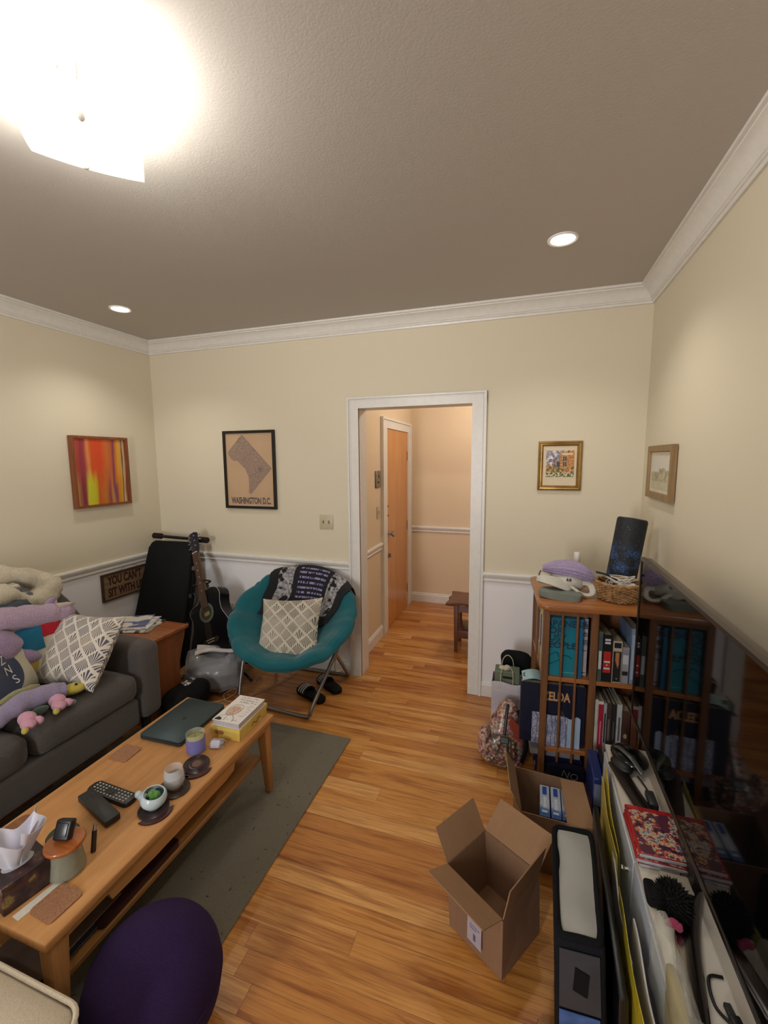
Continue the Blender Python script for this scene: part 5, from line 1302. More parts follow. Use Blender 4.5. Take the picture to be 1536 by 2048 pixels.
m = MB(); m.text('NO', .050, axes((.148,-.0225,.118), (1,0,-.25), (.25,0,1)), .002, -.0009, 1); part('lettering', m, plain('silver_print', '#8d8f9c', .4), t, smooth=False)

# on top of the bookcase
def cyl_rod(): pass
t = thing('foam_roller', 'black and blue speckled foam roller leaning in the right corner on the bookcase', 'foam roller', world=False, M=axes((.487,2.512,.9725), (.99,0,-.13), (.01,.998,-.05)))
def rollm():
    s = NT('speckled_foam'); z = s.sep(s.obj())[2]; n = s.noise(16, 3); sp = s.noise(140, 2, .7)
    f = s.math('MULTIPLY', s.ramp(n, [(.48,(0,0,0,1)),(.62,(1,1,1,1))]), s.ramp(z, [(.05,(1,1,1,1)),(.20,(1,1,1,1)),(.27,(0,0,0,1))]))
    c = s.mix(f, '#10151b', s.ramp(sp, [(.42,'#101c38'),(.60,'#2f568c')])); c = s.mix(s.math('GREATER_THAN', sp, .66), c, '#566072')
    s.col(c); s.set(Roughness=.7); s.bump(sp, .002, .5); return s.m
part('foam', MB().lathe([(.030,.009),(.066,.009),(.072,.016),(.072,.370),(.066,.380),(.030,.380),(.030,.009)], 48), rollm(), t)
# wicker basket with cables
t = thing('wicker_basket', 'round woven wicker basket of white cables on the bookcase', 'basket', (.448,2.315,.9725))
M_WICK = plain('wicker', '#9a774f', .55, var=.45, nscale=45); M_WICKD = plain('dark_wicker', '#5a3f2a', .6, var=.3, nscale=45)
bm1, bm2 = MB(), MB()
for i in range(13):
    f = i/12; rr = .078+.020*math.sin(f*1.7); z = .978+.078*f
    pts = []
    for k in range(72):
        a = 2*PI*k/72; w = .0045*math.sin(18*a+PI*(i % 2)); pts.append((.448+(rr+w)*1.03*math.cos(a), 2.315+(rr+w)*.95*math.sin(a), z+.0015*math.sin(5*a+i)))
    bm1.tube(pts, .0038, 6, closed=True)
for k in range(18):
    a = 2*PI*(k+.25)/18
    bm2.tube([(.448+.076*1.03*math.cos(a), 2.315+.076*.95*math.sin(a), .976), (.448+.094*1.03*math.cos(a), 2.315+.094*.95*math.sin(a), 1.02), (.448+.098*1.03*math.cos(a), 2.315+.098*.95*math.sin(a), 1.062)], .003, 5)
part('woven_wall', bm1, M_WICK, t); part('stakes', bm2, M_WICKD, t)
part('bottom', MB().lathe([(0,.974),(.080,.974),(.080,.980),(0,.980)], 32, TM((.448,2.315,0)), 1.03, .95), M_WICKD, t)
m = MB(); m.tube([(.448+.099*1.03*math.cos(2*PI*k/60), 2.315+.099*.95*math.sin(2*PI*k/60), 1.062+.002*math.sin(20*2*PI*k/60)) for k in range(60)], .007, 8, closed=True); part('rim', m, M_WICK, t)
M_WCAB = plain('white_cable_sheath', '#c9c4be', .45)
rnd = random.Random(11)
for i in range(6):
    pts = [(.448+.07*math.cos(a+i)*rnd.uniform(.5,1.15), 2.315+.065*math.sin(a+i)*rnd.uniform(.5,1.15), 1.035+.008*i+rnd.uniform(-.008,.026)) for a in [k*1.15 for k in range(8)]]
    one('cable', MB().tube(spline(pts, 6), .0028, 6), M_WCAB, 'thin white cable coiled in the wicker basket', 'cable', group='white cables in the basket')
m = soft((.47,2.27,1.06), (.075,.045,.012), .005); m.jitter(.004, 30); one('charger', m, plain('white_adapter_plastic', '#cfcbc8', .4), 'white flat charger lying on the cables in the basket', 'charger', angle=80)
m = MB(); m.grid(lambda u, v: (.345+.12*u, 2.30-.02*u+.028*v, 1.105-.05*u+.012*math.sin(PI*u)), 10, 2); m.thick(.004); one('strap', m, plain('black_strap', '#1a1719', .7), 'flat black strap across the basket rim', 'strap')
# slab, cap, knit hat, bottle
m = MB().prism([(p.x, p.y) for p in spline([(-.098,-.012),(-.075,-.045),(.05,-.052),(.092,-.040),(.100,.0),(.090,.040),(.02,.052),(-.07,.045)], 5, closed=True)], 0, .036, bevel=.008, seg=3)
one('foam_sole', m, plain('sage_grey_foam', '#767b74', .7), 'grey-green rounded foam slab at the front left of the bookcase top', 'foam block', M=TM((.178,2.262,.9728), 0, .05, -.10))
t = thing('baseball_cap', 'white baseball cap with grey under-brim lying on the foam slab', 'cap', (.21,2.33,1.01))
M_CAP = fabric('white_cotton_twill', '#cfccc2', hx2='#bcb8ac')
def brim(u, v):
    a = (u-.5)*2; x = .098+.215*u*.9-.03; y = 2.315-.075*(1-a*a)*v+.02*u; z = 1.064-.050*a*a*0-.028*v+.018*math.sin(PI*u*1.2)-.045*u
    return (x, y, z)
m = MB(); m.grid(brim, 18, 8); m.thick(.005); part('brim', m, M_CAP, t)
m = MB(); m.grid(lambda u, v: (lambda p: (p[0], p[1]+.001, p[2]-.0065))(brim(.02+.55*u, .05+.9*v)), 12, 6); m.thick(.002); part('under_brim', m, fabric('grey_green_lining', '#5f665e'), t)
m = MB(); m.ball((.225,2.395,1.030), (.098,.075,.058), seg=28, ring=14); m.jitter(.012, 14, 3); part('crown', m, M_CAP, t, angle=80)
m = MB(); m.tube(spline([(.235,2.305,1.022),(.275,2.285,.998),(.315,2.285,.992),(.333,2.31,1.005),(.322,2.345,1.03),(.29,2.35,1.035)],5), .014, 10, flat=.35); part('back_strap', m, M_CAP, t)
m = MB(); m.text('68', .026, axes((.222,2.315,1.052), (1,0,-.12), (.1,.75,.65)), .003, 0, 1); m.bb(0,0,0,0,0,0) if False else None
part('embroidery', m, M_BLKP, t, smooth=False)
m = MB(); m.tube(spline([(.088,2.345,1.085),(.080,2.345,1.06),(.092,2.34,1.045),(.105,2.34,1.06)],5), .004, 8); part('clasp', m, plain('dull_metal_clasp', '#8a8378', .35, .9), t)
def bean(u, v):
    a = 2*PI*v; p0 = Vector((.100,2.40,1.082)); p1 = Vector((.345,2.375,1.078)); f = u
    r = .048*(math.sin(PI*min(1,max(0,.06+.92*f)))**.55)*(.75+.5*f) + .004
    c = p0.lerp(p1, f) + Vector((0,0,.016*math.sin(PI*f)-.02*f*f))
    rr = r*(1+.055*math.sin(16*a)) ; return (c.x + .004*math.sin(8*a), c.y + rr*math.cos(a)*1.15, c.z + rr*math.sin(a)*.85)
m = MB(); m.grid(bean, 30, 64, cv=True); m.jitter(.006, 20, 5)
one('knit_beanie', m, fabric('lavender_knit', '#a898c0', hx2='#95859f', nscale=120, bscale=300, bump=.0015), 'lavender ribbed knit beanie lying on the white cap', 'hat', angle=80)
t = thing('small_bottle', 'small bottle with white cap behind the lavender beanie', 'bottle', (.277,2.52,.9725))
part('glass_body', MB().lathe([(0,.001),(.024,.001),(.025,.006),(.025,.115),(.018,.130),(.013,.134),(0,.134)], 28, TM((.277,2.52,.9725))), film('frosted_bottle', '#d9d9d6', .6, .3), t)
part('cap', MB().lathe([(0,.134),(.0165,.134),(.0165,.180),(.015,.183),(0,.183)], 28, TM((.277,2.52,.9725))), plain('white_cap_plastic', '#d9d6d0', .35), t)

# paper tote and backpack left of the bookcase
t = thing('paper_gift_bag', 'white paper carrier bag with cord handles against the back wall', 'bag', (-.07,2.56,0))
M_PAPER = plain('white_bag_paper', '#bdb7bd', .55, var=.04)
x0, x1, y0, y1, hz = -.155, .012, 2.475, 2.60, .365
m = MB(); m.grid(lambda u, v: (lambda q: (q[0], q[1], .004+hz*v+.006*math.sin(8*u*PI)*v))([(x0+(x1-x0)*min(1,u*4), y0-.006*math.sin(v*9)) if u < .25 else (x1, y0+(y1-y0)*(u-.25)*4) if u < .5 else (x1-(x1-x0)*(u-.5)*4, y1) if u < .75 else (x0, y1-(y1-y0)*(u-.75)*4)][0]), 32, 12, cu=True)
m.thick(.0015); part('paper_wall', m, M_PAPER, t, smooth=False)
part('bottom', MB().bb(x0, x1, y0, y1, .001, .004), M_PAPER, t, smooth=False)
M_CORD = plain('cream_cord', '#c5bda6', .7)
for yy, hh in ((y0+.004, .115), (y1-.004, .125)): part('handle', MB().tube(spline([(x0+.05,yy,hz-.01),(x0+.055,yy-.008,hz+hh*.7),(x0+.085,yy-.012,hz+hh),(x0+.115,yy-.008,hz+hh*.7),(x0+.12,yy,hz-.01)],6), .0024, 8), M_CORD, t)
t = thing('green_gift_box', 'sage green box with a handle slot inside the white carrier bag', 'box', (-.07,2.55,.30))
part('box', MB().bb(-.140, .000, 2.495, 2.585, .005, .425, .004, 1), plain('sage_green_board', '#67725f', .6), t)
part('handle_slot', MB().prism([(x-.065, z+.392) for x, z in rounded_rect(.060,.014,.006)], 0, .0008, Matrix(((1,0,0,0),(0,0,-1,2.495),(0,1,0,0),(0,0,0,1)))), plain('slot_dark', '#231512', .7), t, smooth=False)
m = MB(); m.ball((-.085,2.53,.432), (.035,.022,.010)); m.ball((-.070,2.525,.440), (.020,.016,.014)); m.jitter(.006, 40, 2); part('tissue_knot', m, plain('cream_tissue', '#c7bcae', .8), t)
m = soft((-.02,2.66,.40), (.18,.075,.16), .035, .01); m.jitter(.012, 12, 4); one('black_pouch', m, fabric('black_pouch_nylon', '#141416', hx2='#0d0d0e'), 'black soft pouch behind the green box against the back wall', 'pouch', angle=80)
b_ = MB(); b_.bb(-.11, .07, 2.625, 2.70, .002, .315, .004, 1); one('cardboard_carton', b_, plain('brown_carton_board', '#8d6a4c', .8), 'plain brown carton under the black pouch behind the carrier bag', 'box')

t = thing('patterned_backpack', 'colourful patterned backpack slumped on the floor left of the bookcase', 'backpack', (-.085,2.33,0))
def packm(name, a):
    s = NT(name); n = s.noise(34, 4, .6); v = s.n('ShaderNodeTexVoronoi', Scale=60); s.l(s.obj(), v.inputs['Vector'])
    c = s.ramp(n, [(.32,'#2b2a3a'),(.40,'#8d4452'),(.46,'#d99f88'),(.52,'#ead9c0'),(.57,'#54788a'),(.62,'#c85a78'),(.70,'#f0e0d4')])
    c = s.mix(s.math('MULTIPLY', v.outputs['Distance'], a), c, '#4a3a2c'); s.col(c); s.set(Roughness=.35, Coat_Weight=.2); return s.m
M_PACK = packm('floral_nylon', .9); M_PACKD = packm('floral_nylon_pocket', 1.5)
def packf(u, v):
    a = 2*PI*u; z = .008+.312*v
    k = math.sin(PI*min(1, .16+.80*v))**.7 if v < .999 else .12
    w = (.108*(1-v)**.62*1.0+.020); d = (.100*(1-v)**.6+.02)
    if v < .08: s = .86+.14*math.sin(v/.08*PI/2); w *= s; d *= s
    ca, sa = math.cos(a), math.sin(a)
    return (-.083+w*math.copysign(abs(ca)**.8, ca)-.012*v*2+.05*v, 2.345+d*math.copysign(abs(sa)**.8, sa)+.03*v, z)
m = MB(); m.grid(packf, 48, 24, cu=True)
for vv in (0, 1):
    ring = [packf(k/48, vv) for k in range(48)]; m.add(ring, [tuple(range(48))])
bmesh.ops.remove_doubles(m.b, verts=m.b.verts[:], dist=1e-5); m.jitter(.012, 14, 6); part('body', m, M_PACK, t, angle=80)
m = soft((-.085,2.240,.100), (.135,.060,.15), .028, .01); m.jitter(.010, 18, 2); part('front_pocket', m, M_PACKD, t, angle=80)
m = soft((-.175,2.275,.125), (.055,.10,.14), .025, .006); m.jitter(.008, 18, 3); part('side_pocket', m, packm('floral_nylon_blue', .7), t, angle=80)
zp = [packf(.75, v) for v in (.99,.9,.78,.66,.54)]
m = MB(); m.tube(spline([(x, y-.006, z) for x, y, z in zp], 5), .008, 8, flat=.4); part('zipper', m, plain('black_zipper', '#1a191b', .4), t)
m = MB(); m.box((-.066,2.222,.178), (.045,.014,.034), .004, 1, M=Matrix.Rotation(-.5,4,'X')); m.tube(spline([(-.085,2.220,.165),(-.10,2.212,.12),(-.125,2.216,.06),(-.14,2.235,.03)],5), .006, 8, flat=.4); part('buckle', m, M_BLKP, t)
m = MB(); m.tube(spline([(-.05,2.218,.165),(-.048,2.205,.12),(-.04,2.208,.06),(-.05,2.225,.02)],5), .006, 8, flat=.4); part('pocket_strap', m, M_BLKP, t)
m = MB(); m.grid(lambda u, v: (-.036+.050*u+.012*math.sin(6*v), 2.290+.02*u-.016*math.sin(PI*v), .155+.115*v-.05*u), 8, 12); m.thick(.005); part('red_lining', m, fabric('rust_red_lining', '#a5402a'), t)
m = MB(); m.tube(spline([(.0,2.33,.30),(.035,2.29,.22),(.045,2.27,.12),(.02,2.27,.03)],6), .016, 10, flat=.35); part('shoulder_strap', m, fabric('black_webbing', '#17161a'), t)
# ------------------------------------------------------------------ cartons on the floor
def cardm(name, a, b, sc=5):
    s = NT(name); n = s.noise(sc, 3); f = s.noise(120, 2, .6, s.mapping((1,1,.05)))
    s.col(s.mix(.25, s.ramp(n, [(.3,a),(.7,b)]), s.ramp(f, [(.4,b),(.6,a)]))); s.set(Roughness=.85); return s.m
M_CARD = cardm('kraft_board', '#8c6a4c', '#9a7656'); M_CARDD = cardm('kraft_board_outer', '#82624a', '#8f6d52')
def panel(mb, p, th, inward):
    """a board: quad p thickened towards inward"""
    p = [Vector(v) for v in p]; n = Vector(inward).normalized()*th
    return mb.hexa([*p, *[v+n for v in p]])
def open_box(t, A, B, C, D, z0, z1, flaps, th=.004, skew=None):
    """walls and bottom from the four plan corners (A back-left, B back-right, C right, D near); flaps: edge -> (length, angle)"""
    z = Vector((0,0,1)); P = [Vector((*v, 0)) for v in (A, B, C, D)]; cen = sum(P, Vector())/4
    S = [Vector((*v, 0)) for v in (skew or (A, B, C, D))]
    names = ('AB','BC','CD','DA')
    for i, nm in enumerate(names):
        p, q = P[i], P[(i+1) % 4]; p0, q0 = S[i], S[(i+1) % 4]
        inw = (cen-(p+q)/2).normalized()
        part('side', panel(MB(), [p0+z*z0, q0+z*z0, q+z*z1, p+z*z1], th, inw), M_CARDD, t, smooth=False)
        if nm in flaps:
            L, th_ = flaps[nm]; o = -inw; e = (q-p).normalized(); o = (o-e*o.dot(e)).normalized()
            d = o*math.cos(R(th_)) + z*math.sin(R(th_)); n = -o*math.sin(R(th_)) + z*math.cos(R(th_))
            a = p+e*.003+z*(z1+.001); b = q-e*.003+z*(z1+.001)
            part('flap', panel(MB(), [a, b, b+d*L, a+d*L], th*.9, n), M_CARD, t, smooth=False)
    part('bottom', panel(MB(), [S[i]*.97+cen*.03+z*(z0+.001) for i in range(4)], th, (0,0,1)), M_CARD, t, smooth=False)
t = thing('cardboard_box', 'open empty cardboard box with four raised flaps in the middle of the wood floor', 'box', (-.065,1.40,0))
open_box(t, (-.226,1.372), (-.110,1.560), (.088,1.435), (-.025,1.234), .002, .235, {'AB': (.115,60), 'BC': (.125,38), 'CD': (.118,80), 'DA': (.098,18)}, skew=((-.211,1.365),(-.095,1.56),(.095,1.435),(-.024,1.247)))
d_ = (Vector((-.025,1.234,0))-Vector((-.226,1.372,0))).normalized(); n_ = Vector((-d_.y, d_.x, 0)); n_ = n_ if n_.y < 0 else -n_
c0 = Vector((-.226,1.372,0)) + d_*.135 + n_*.0045
lb = MB(); lb.hexa([c0+d_*a+Vector((0,0,z))+n_*k for k in (0,.0006) for a, z in ((-.030,.045),(.030,.045),(.030,.205),(-.030,.205))])
part('shipping_label', lb, plain('white_label', '#aca5b4', .5), t, smooth=False)
lb = MB()
for a0, a1, z0, z1 in ((-.012,.014,.150,.168),(-.022,.0,.180,.184),(-.020,.022,.110,.113),(-.020,.010,.100,.103),(-.004,.006,.060,.085)):
    lb.hexa([c0+d_*a+Vector((0,0,z))+n_*k for k in (.0006,.0011) for a, z in ((a0,z0),(a1,z0),(a1,z1),(a0,z1))])
lo = part('label_print', lb, plain('grey_label_ink', '#5f5a6a', .5), t, smooth=False); lo['kind'] = 'stuff'

t = thing('cardboard_box', 'smaller open cardboard box holding upright white-blue packages before the bookcase', 'box', (.14,1.80,0))
open_box(t, (-.010,1.945), (.282,1.925), (.298,1.668), (.022,1.682), .002, .245, {'DA': (.095,62)})
m = MB(); m.hexa([(.188,1.93,.240),(.280,1.922,.247),(.296,1.672,.247),(.196,1.678,.236),(.188,1.93,.243),(.280,1.922,.250),(.296,1.672,.250),(.196,1.678,.239)]); part('flap', m, M_CARD, t, smooth=False)
def packm2():
    s = NT('white_blue_pack'); x, y, z = s.sep(s.obj()); n = s.noise(26, 3)
    f = s.math('ADD', s.math('DIVIDE', y, .18), s.math('MULTIPLY', s.math('SUBTRACT', n, .5), .5))
    s.col(s.ramp(f, [(-.0,'#3c5a93'),(.22,'#5f7db0'),(.32,'#9fb0cc'),(.42,'#b9c3d3'),(.5,'#a9b4c8')])); s.set(Roughness=.3); return s.m
M_PK = packm2()
def pack(x):
    t = thing('product_pack', 'slim white and blue retail pack standing in the smaller cardboard box', 'package', world=False, M=TM((x,1.742,.008), 0, 0, -.02), group='blue-white packs in the small box')
    m = MB(); m.bb(-.0195, .0195, 0, .178, 0, .192, .0012, 1); part('carton', m, M_PK, t, smooth=False)
    part('blue_tag', MB().bb(-.009, .009, .120, .168, .1921, .1926), plain('royal_blue_ink', '#1d4a96', .4), t, smooth=False)
    m = MB(); m.prism([(-.006,.105),(.007,.105),(.003,.075),(.008,.045),(-.008,.045),(-.003,.075)], .1921, .1926); part('white_glyph', m, plain('white_glyph_ink', '#d3d9e2', .4), t, smooth=False)
    m = MB(); m.bb(-.012, .010, .018, .030, .1921, .1926); part('foot_print', m, plain('pale_glyph_ink', '#b7c6de', .4), t, smooth=False)
    return t
p0 = pack(.118)
p0['label'] = 'leftmost slim white and blue retail pack in the smaller cardboard box'
for x, lb_ in ((.163, 'middle slim white and blue retail pack in the smaller cardboard box'), (.206, 'rightmost white and blue retail pack, half under the flap of the smaller cardboard box')): dup(p0, TM((x,1.742,.008), 0, 0, -.02), lb_)
for i, (x, y, c, lab) in enumerate(((.045,1.72,'#6d6a66','small grey box left of the blue-white packs in the smaller carton'),(.075,1.715,'#a7a39c','small white box beside the blue-white packs in the smaller carton'))):
    one('small_carton', MB().bb(x-.014, x+.014, y-.02, y+.06, .008, .14, .001, 1), plain('small_carton_%d' % (i+1), c, .5), lab, 'box', smooth=False)

# ------------------------------------------------------------------ white cabinet, television and the things around them
ZCB = .50
M_LACQ = plain('white_lacquer', '#cfc8bb', .32, var=.02)
t = thing('tv_cabinet', 'low white media cabinet under the television along the right wall', 'cabinet', (.50,1.05,0))
part('carcass', MB().bb(.352, .655, .28, 1.835, .02, ZCB-.022, .002, 1), M_LACQ, t)
part('top', MB().bb(.342, .658, .27, 1.845, ZCB-.022, ZCB, .003, 2), M_LACQ, t)
for i, (a, b) in enumerate(((.285,.80),(.803,1.315),(1.318,1.832))):
    d = part('door', MB().bb(.338, .352, a, b, .04, ZCB-.026, .002, 1), plain('shaded_white_front', '#c3c8d2', .35, var=.02), t)  # same white as the carcass, with bluish shade put into the colour
    part('knob', MB().lathe([(0,0),(.006,0),(.005,.010),(.009,.016),(.008,.020),(0,.021)], 16, TM((.338,a+.05,.40), 0, -PI/2, 0)), M_STEEL, d)
part('plinth', MB().bb(.37, .64, .30, 1.82, 0, .02), M_DKGREY, t, smooth=False)

t = thing('television', 'large flat-screen television with glossy black screen facing the room', 'television', (.48,1.30,ZCB))
TY0, TY1, TZ0, TZ1, TX = .690, 1.932, .600, 1.270, .450
M_TVB = plain('gunmetal_bezel', '#3a3533', .28, .75); M_TVBK = plain('tv_back_plastic', '#1a1918', .4)
part('back_shell', MB().bb(TX+.012, TX+.034, TY0+.004, TY1-.004, TZ0+.004, TZ1-.002, .004, 2), plain('taupe_metal_edge', '#5c544e', .3, .7), t)
part('rear_housing', MB().bb(TX+.034, TX+.065, TY0+.25, TY1-.25, TZ0+.05, TZ1-.20, .01, 2), M_TVBK, t)
on_tv = lambda u, z, d: Vector((TX-d, u, z))
part('bezel', frame_ring(TY0, TY1, TZ0, TZ1, [(0,-.012),(0,.004),(.012,.004),(.014,.001),(.014,-.012)], on_tv), M_TVB, t, smooth=False)
s = NT('tv_screen_glass'); s.col('#050506'); s.set(Roughness=.045, IOR=1.5, Specular_IOR_Level=.13)
part('screen', MB().bb(TX-.0005, TX+.011, TY0+.013, TY1-.013, TZ0+.013, TZ1-.013), s.m, t, smooth=False)
part('logo_tab', MB().bb(TX-.006, TX+.004, 1.27, 1.33, TZ0-.010, TZ0+.004, .002, 1), M_TVB, t)
M_CHR = plain('dark_chrome', '#8c8782', .16, 1, var=.03)
part('stand_neck', MB().bb(TX+.010, TX+.040, 1.235, 1.365, ZCB+.010, TZ0+.06, .004, 2), M_TVBK, t)
def arm(a, b, c):
    m = MB(); pts = spline([a, b, c], 10); n = len(pts)
    m.tube(pts, .026, 14, flat=.36); return m
part('stand_arm', arm((TX+.03,1.30,ZCB+.012),(TX-.045,1.50,ZCB+.011),(.356,1.715,ZCB+.0095)), plain('dark_bronze_arm', '#2e2826', .25, .7), t, label='dark far arm of the stand')
part('stand_arm', arm((TX+.03,1.30,ZCB+.012),(TX-.040,1.11,ZCB+.011),(.368,.915,ZCB+.0095)), M_CHR, t, label='chrome near arm of the stand')

# glossy black gadget
t = thing('plastic_gadget', 'glossy black rounded gadget at the far end of the white cabinet', 'gadget', (.415,1.735,ZCB))
m = MB(); m.ball((.410,1.748,ZCB+.026), (.058,.075,.024), Matrix.Rotation(.5,4,'Z'), 28, 14); part('shell', m, plain('piano_black', '#0b0c0b', .12), t)
m = MB(); m.tube(spline([(.362,1.80,ZCB+.020),(.375,1.76,ZCB+.048),(.405,1.70,ZCB+.052),(.438,1.665,ZCB+.022)],6), .010, 10, flat=.5); part('band', m, plain('grey_band', '#4a4c48', .3), t)
m = MB(); m.ball((.375,1.70,ZCB+.018), (.03,.045,.016), Matrix.Rotation(.6,4,'Z')); part('ear_pad', m, plain('black_pad', '#101110', .5), t)
m = MB(); m.tube(spline([(.42,1.66,ZCB+.012),(.44,1.60,ZCB+.005),(.435,1.54,ZCB+.004),(.455,1.50,ZCB+.004),(.475,1.44,ZCB+.004)],6), .003, 6); part('lead', m, M_BLKP, t)
one('power_brick', MB().bb(.425,.452,1.515,1.585,ZCB+.0005,ZCB+.022,.004,2), M_DKGREY, 'small dark power brick on the white cabinet behind the stand arm', 'adapter')

# game cases
def gamem(name, seed, tint):
    s = NT(name); v = s.mapping(loc=(seed*3.7, seed*1.3, 0)); n = s.noise(48, 4, .65, v); n2 = s.noise(14, 2, .5, s.mapping(loc=(seed, 5, 2)))
    c = s.ramp(n, [(.34,'#1d2238'),(.43,'#54304c'),(.47,'#b03a38'),(.51,'#c99a5c'),(.55,'#cfc4b4'),(.60,'#3a5a78'),(.68,'#8a2430')])
    s.col(s.mix(s.math('GREATER_THAN', n2, .66), c, tint)); s.set(Roughness=.18, Coat_Weight=.4); return s.m
M_RED = plain('red_case_plastic', '#a31f26', .25)
for i, (x, y, a, c, lab) in enumerate(((.405,1.375,.03,'#2a3a7a','bottom red game case in the stack on the white cabinet'),(.403,1.372,-.02,'#c2353c','middle red game case in the stack on the white cabinet'),(.408,1.380,.02,'#5a3040','top game case with busy colourful cover on the white cabinet'))):
    g = thing('game_case', lab, 'game case', world=False, M=TM((x,y,ZCB+.0006+.0128*i), 0, 0, a), group='game cases on the cabinet')
    part('case', MB().bb(-.066, .066, -.092, .092, 0, .0118, .0015, 1), M_RED, g)
    part('cover_art', MB().bb(-.060, .065, -.091, .074, .0119, .0124), gamem('game_art_%s' % 'abc'[i], i+1, c), g, smooth=False)
    part('red_corner_tag', MB().bb(-.060, -.030, .076, .091, .0119, .0125), plain('bright_red_tag', '#b8262c', .3), g, smooth=False)
    part('case_lip', MB().bb(-.066, .066, -.097, -.0925, .002, .010, .001, 1), plain('clear_lip', '#a9a3a8', .2), g)
one('white_adapter', MB().bb(.385, .458, 1.205, 1.262, ZCB+.0005, ZCB+.022, .006, 2), plain('off_white_plastic', '#a39c8c', .4), 'off-white flat plastic box between the game cases and the fuzzy toy', 'adapter')
# fuzzy toy
t = thing('fuzzy_toy', 'black spiky fuzzy toy with a pink nose on the white cabinet edge', 'plush toy', (.386,1.150,ZCB))
m = MB(); c0 = Vector((.388,1.152,ZCB+.043)); rnd = random.Random(3)
m.ball(c0, (.036,.042,.036), seg=20, ring=12)
for k in range(420):
    z = 1-2*(k+.5)/420; a = k*2.39996; r = math.sqrt(1-z*z); d = Vector((r*math.cos(a), r*math.sin(a), z))
    if c0.z + d.z*.05 < ZCB+.003: continue
    p = c0 + Vector((d.x*.034, d.y*.040, d.z*.034)); L = rnd.uniform(.011,.017); t1 = d.orthogonal().normalized()*.0045; t2 = d.cross(t1.normalized())*.0045
    q = p + d*L + Vector((rnd.uniform(-.003,.003), rnd.uniform(-.003,.003), rnd.uniform(-.003,.003)))
    m.add([p+t1, p-t1*.5+t2*.87, p-t1*.5-t2*.87, q], [(0,1,3),(1,2,3),(2,0,3)])
part('fuzzy_body', m, plain('black_fuzz', '#0d0c0c', .8), t, smooth=False)
m = MB(); m.ball((.376,1.098,ZCB+.036), (.013,.010,.011)); m.ball((.386,1.094,ZCB+.032), (.010,.009,.010)); m.ball((.367,1.101,ZCB+.030), (.009,.008,.009)); m.jitter(.003, 90, 1); part('pink_nose', m, fabric('pink_felt', '#b5496a'), t)
m = soft((.352,1.19,ZCB+.014), (.030,.07,.026), .010); m.jitter(.006, 30, 1); one('black_pouch', m, fabric('black_felt', '#141314'), 'small black cloth pouch hanging at the cabinet edge behind the fuzzy toy', 'pouch', angle=80)
# cables and adapter near the camera
m = MB(); m.tube(spline([(.455,1.03,ZCB+.004),(.425,1.02,ZCB+.004),(.418,.965,ZCB+.004),(.440,.93,ZCB+.004),(.425,.885,ZCB+.004),(.400,.89,ZCB+.004),(.412,.915,ZCB+.004),(.445,.905,ZCB+.006)],7), .0034, 8)
one('cable', m, M_BLKP, 'black cable looping on the white cabinet under the TV', 'cable')
t = thing('usb_adapter', 'black plug adapter on its side with a cable, under the TV edge', 'adapter', (.445,.90,ZCB))
part('body', MB().box((.447,.902,ZCB+.0135), (.022,.085,.022), .004, 2, rz=.12), M_BLKP, t); part('plug', MB().box((.440,.955,ZCB+.0135), (.014,.026,.012), .002, 1, rz=.12), M_DKGREY, t)
t = thing('game_console', 'dark flat box under the near end of the television', 'console', (.51,.72,ZCB))
part('case', MB().bb(.425, .60, .55, .862, ZCB+.001, ZCB+.052, .006, 2), plain('slate_console', '#2e3230', .45), t); part('front_slot', MB().bb(.424, .4265, .60, .80, ZCB+.024, ZCB+.028), M_BLKP, t, smooth=False)

# things standing in front of the cabinet
M_BAGG = plain('pale_grey_mesh', '#a3a29c', .6, nscale=6, var=.1, bump=.0004, bscale=900); M_BAGB = fabric('black_binding', '#101115')
t = thing('cooler_bag', 'tall soft storage bag with pale grey top panel and black piping beside the cabinet', 'bag', (.19,1.2,0))
tp = [Vector(v) for v in ((.104,1.012,.492),(.216,1.018,.492),(.236,1.368,.502),(.112,1.358,.502))]; bp = [Vector(v) for v in ((.122,1.040,.003),(.255,1.045,.003),(.268,1.345,.003),(.138,1.335,.003))]
m = MB(); m.hexa([*bp, *tp], .012, 3); part('shell', m, fabric('dark_navy_nylon', '#16171f', hx2='#0f1016'), t, angle=60)
def lerpq(q, u, v): return q[0].lerp(q[1], u).lerp(q[3].lerp(q[2], u), v)
m = MB(); m.grid(lambda u, v: lerpq(tp, .12+.80*u, .06+.87*v) + Vector((0,0,.0015+.010*math.sin(PI*u)*math.sin(PI*v)+.003*math.sin(7*v+3*u))), 14, 24); m.thick(.002); part('top_panel', m, M_BAGG, t, angle=80)
m = MB(); m.tube([lerpq(tp, .06+.88*u, .03+.93*v)+Vector((0,0,.002)) for u, v in [(.5+x, .5+y) for x, y in rounded_rect(1,1,.12,6)]], .008, 8, closed=True); part('piping', m, M_BAGB, t)
nf = [bp[0], bp[1], tp[1], tp[0]]; off = Vector((0,-.0035,0))
m = MB(); m.grid(lambda u, v: lerpq(nf, .08+.80*u, .60+.36*v)+off+Vector((0,-.004*math.sin(PI*u)*math.sin(PI*v),0)), 10, 12); m.thick(.002); part('front_panel', m, plain('dark_grey_mesh', '#3c3d44', .6, bump=.0004, bscale=900), t, angle=80)
m = MB(); m.grid(lambda u, v: lerpq(nf, .34+.28*u+.05*v, .74+.14*v-.03*u)+off*2.8, 4, 4); m.thick(.0015); part('black_patch', m, M_BAGB, t)
m = MB(); m.grid(lambda u, v: lerpq(nf, .08+.78*u, .04+.54*v)+off*1.2, 6, 6); m.thick(.002); part('blue_panel', m, plain('blue_print_panel', '#3c5f9c', .4, nscale=30, var=.3), t)
